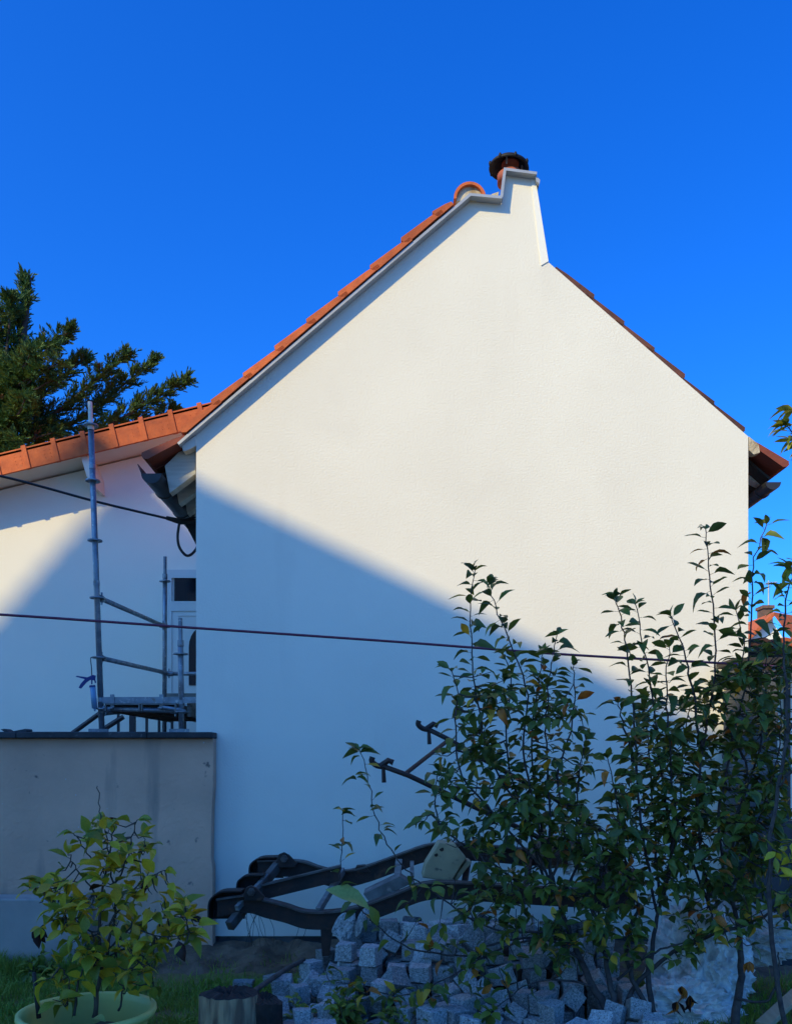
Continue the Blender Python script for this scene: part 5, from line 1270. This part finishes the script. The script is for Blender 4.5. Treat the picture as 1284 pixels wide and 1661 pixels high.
ST = [([(152,1652),(158,1600),(175,1540),(186,1470),(178,1390),(166,1330)], .011),
      ([(155,1650),(162,1580),(160,1500),(168,1430),(180,1370),(184,1340)], .012),
      ([(120,1648),(128,1590),(142,1560)], .008),
      ([(192,1640),(206,1590),(225,1560)], .006),
      ([(160,1590),(150,1520),(120,1490),(95,1470),(92,1440)], .006),
      ([(95,1470),(70,1445),(48,1440)], .004),
      ([(120,1490),(85,1492),(66,1505)], .003),
      ([(178,1500),(205,1460),(230,1430),(268,1412)], .006),
      ([(175,1540),(215,1505),(260,1490),(310,1490)], .006),
      ([(215,1505),(262,1520),(316,1512)], .005),
      ([(182,1440),(205,1400),(216,1350),(224,1330)], .005),
      ([(172,1410),(145,1390),(125,1360),(118,1352)], .004),
      ([(168,1470),(140,1430),(118,1400),(110,1385)], .005),
      ([(164,1340),(160,1310),(158,1275)], .003),
      ([(205,1400),(232,1375),(233,1356)], .003),
      ([(165,1560),(205,1540),(240,1560),(250,1600)], .005),
      ([(110,1630),(112,1590),(95,1565)], .004)]
sps = []
for i, (pts, r0) in enumerate(ST):
    dy = ps.r.uniform(-.15,.15) if i > 1 else 0
    pp = ps.stem(mk(withY(pts, PY, PY+dy)), r0, .0022); sps.append(pp)
    if i not in (13,): ps.foliate(pp, .25 if i > 3 else .5, .055, 1, tip=3)
ps.fill([(110,1400),(165,1325),(225,1345),(260,1410),(330,1490),(320,1530),(255,1560),(250,1610),(200,1600),(140,1560),(90,1500),(45,1450),(60,1430)], (4.0,4.4), 150, (1,4), .16)
ps.fill([(50,1590),(90,1560),(115,1580),(110,1640),(70,1650)], (4.15,4.35), 9, (2,3), .12)
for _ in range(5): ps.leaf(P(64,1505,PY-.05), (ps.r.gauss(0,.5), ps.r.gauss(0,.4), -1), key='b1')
ps.leaf(P(150,1652,PY-.1), (.6,-.5,.3), .09, 'p1')
ps.done()
mb = MB(); mb.tube([P(63,1652,PY), P(55,1578,PY)], [.012,.010], 8); tag(mb.build('stake', M['darkwood'], smooth=True), 'short dark stake stuck upright in the left side of the green pot', 'stake')

# --- low weeds
def weed(x, y, Y, n, size, label, pal, spread=.16, h=.2, wid=.5):
    b = P(x, y, Y); w = thing('weed', (b.x, Y, 0), label, 'weed'); p = Plant(w, random.Random(int(x*7+y)), wid, pal, size, 'stem2')
    for k in range(n):
        a = p.r.uniform(0,6.28); q = Vector((b.x+math.cos(a)*spread*p.r.random(), Y+math.sin(a)*spread*p.r.random(), h*p.r.uniform(.5,1)))
        pp = p.stem([Vector((b.x, Y, -.02)), Vector((b.x, Y, 0)).lerp(q, .5)+Vector((0,0,.03)), q], .003, .0015, 'stem', 3); p.foliate(pp, .3, .035, 2, tip=3)
    p.done()
NET = [('g2',3),('g3',4),('l2',1)]
weed(560,1640,4.75,12,(.05,.085),'leafy green weeds at the foot of the sett heap, beside the stump',NET,.22,.34)
weed(640,1655,4.65,9,(.05,.08),'leafy green weeds at the very bottom in front of the sett heap',NET,.2,.28)
weed(475,1640,5.0,7,(.04,.07),'small weed clump between the rotten stump and the sett heap',NET,.16,.22)
weed(60,1565,6.3,8,(.06,.1),'broad leaved weed against the low grey wall left of the pot',NET,.2,.16,.45)
weed(140,1560,6.6,8,(.05,.08),'dark weed clump by the end post of the low wall',[('g1',3),('g2',2)],.16,.2)

# --- grass
gv = []; gf = []
rg = np.random.default_rng(5)
def blades(n, x0, x1, y0, y1, h0, h1):
    for _ in range(n):
        x, y = rg.uniform(x0, x1), rg.uniform(y0, y1)
        if y > 6.18+.2*mnoise.noise(Vector((x*3, 1, 0))) and x > -1.9 and rg.random() < .93: continue
        if mnoise.noise(Vector((x*1.6, y*1.6, 9))) < -.28 and rg.random() < .7: continue
        h = rg.uniform(h0, h1)*(1+.6*mnoise.noise(Vector((x*3, y*3, 4)))); a = rg.uniform(0, 6.283); w = rg.uniform(.002,.0045)
        z = lawn_z(x, y); lx, ly = rg.normal(0, .45)*h, rg.normal(0, .45)*h
        b = len(gv); dx, dy = math.cos(a)*w, math.sin(a)*w
        gv.extend([(x-dx, y-dy, z), (x+dx, y+dy, z), (x+lx*.4+dx*.7, y+ly*.4+dy*.7, z+h*.6), (x+lx*.4-dx*.7, y+ly*.4-dy*.7, z+h*.6), (x+lx, y+ly, z+h*.9)])
        gf.extend([(b, b+1, b+2, b+3), (b+3, b+2, b+4)])
blades(42000, -3.6, -.3, 4.0, 6.9, .03, .085)
blades(9000, 1.3, 3.3, 4.3, 6.4, .04, .11)
blades(2500, -3.4, -1.9, 6.35, 6.6, .06, .16)
blades(1500, -1.0, -.5, 5.2, 6.0, .06, .14)
mb = MB(); mb.v = gv; mb.f = gf; mb.mi = [0]*len(gf); tag(mb.build('grass', M['grass1']), kind='stuff')

# --- conifer behind the back house
TY = 19.0
T = thing('conifer_tree', P(-20,1235,TY), 'big dark green conifer towering behind the orange tiled roof on the left', 'tree'); T.location.z = 0
tr = MB(); tr.tube(spline([P(-12,1400,TY), P(-6,1000,TY), P(8,700,TY), P(35,560,TY), P(50,450,TY)], 5), [.28-.26*i/20 for i in range(21)], 10); tr.build('trunk', M['stem'], T, smooth=True)
rc = random.Random(12); cm = MB(); cb = MB()
def frond(p, d, L):
    """flat drooping spray: overlapping scale-leaf blades"""
    d = d.normalized(); side = d.cross(Vector((rc.gauss(0,.5), rc.gauss(0,.5), 1))).normalized()
    n = 12; cm.m = rc.choices((0,1,2), (4,5,.08))[0]
    for k in range(n):
        t = k/n; b = p+d*L*t*.75+Vector((0,0,-.10*L*t*t)); sg = 1 if k % 2 else -1
        e = (d*rc.uniform(.6,1.1)+side*sg*(1-t)*rc.uniform(.5,1.0)+Vector((0,0,rc.uniform(-.2,.35)))).normalized()*L*rc.uniform(.3,.5)*(1.1-t*.6)
        w = e.cross(Vector((rc.gauss(0,1),rc.gauss(0,1),rc.gauss(0,1)))).normalized()*L*.036
        cm.add([b-w*.6, b+w*.6, b+e*.6+w, b+e, b+e*.6-w], [(0,1,2,3,4)])
def limb(pts, w0, w1, dens, upw=.25):
    """a bough: side shoots left and right of the axis, each carrying flat sprays, shorter towards the tip"""
    pp = spline(pts, 6); cb.tube(pp, [.05-.04*i/(len(pp)-1) for i in range(len(pp))], 5, False)
    T_ = sum((b-a).length for a, b in zip(pp, pp[1:])); n = max(14, int(T_*24*dens/100))
    for q in range(n):
        t = (q+rc.random())/n; f = t*(len(pp)-1); i = min(int(f), len(pp)-2); p = pp[i].lerp(pp[i+1], f-i); dr = (pp[i+1]-pp[i]).normalized()
        w = (w0+(w1-w0)*t)*rc.uniform(.55,1.15)
        sd = dr.orthogonal().normalized(); sd = Matrix.Rotation(rc.uniform(0, 6.283), 3, dr) @ sd; sd.z *= .75
        sh = (dr*rc.uniform(.6,1.0)+sd*rc.uniform(.5,.9)+Vector((0,0,upw))).normalized()
        m = max(4, int(w*13))
        for k in range(m):
            u_ = (k+1)/m; frond(p+sh*w*u_*.8+Vector((rc.gauss(0,.02),rc.gauss(0,.02),-.06*w*u_)), sh+Vector((rc.gauss(0,.28),rc.gauss(0,.28),rc.gauss(0,.22))), rc.uniform(.22,.40)*(1.15-.45*u_))
    for k in range(5): frond(pp[-1]-(pp[-1]-pp[-2])*k*.3, (pp[-1]-pp[-2])+Vector((rc.gauss(0,.1),0,rc.gauss(0,.1)))*.3, rc.uniform(.2,.3))
def cl_(pts, dy): return [P(x-12, y+14, TY+dy*i/(len(pts)-1)) for i, (x, y) in enumerate(pts)]
limb(cl_([(30,620),(40,540),(48,480),(54,437)], 0), .75, .04, 130)
limb(cl_([(10,640),(22,560),(28,500),(27,470)], -.5), .8, .05, 110)
limb(cl_([(20,640),(60,575),(95,540),(130,523)], -1), .6, .08, 110)
limb(cl_([(20,680),(80,630),(120,590),(150,568)], -.5), .7, .12, 110)
limb(cl_([(40,700),(110,650),(170,600),(216,560)], -.7), .75, .12, 120)
limb(cl_([(60,710),(150,660),(210,612),(264,570)], 0), .8, .10, 130)
limb(cl_([(80,720),(180,680),(250,640),(313,604)], -.4), .7, .12, 140)
limb(cl_([(80,740),(180,710),(240,680),(290,650)], .3), .8, .2, 130)
limb(cl_([(60,760),(150,730),(220,712),(262,690)], .2), .8, .4, 140)
for k in range(22):
    y = 470+k*14; x1 = rc.uniform(-150, 60)*1.0; limb(cl_([(15,y+60),((15+x1)/2,y+30),(x1,y+rc.uniform(-10,40))], rc.uniform(-1.6,1.2)), .8, .2, 75)
for k in range(12):
    limb(cl_([(0,760-k*12),(40,720-k*12),(70+rc.uniform(-30,40),700-k*14)], rc.uniform(-1.7,-.4)), .8, .25, 75)
cb.build('branches', M['stem'], T)
tag(cm.build('crown', [M['conifer1'], M['conifer2'], M['conifer3']], T), kind='stuff')
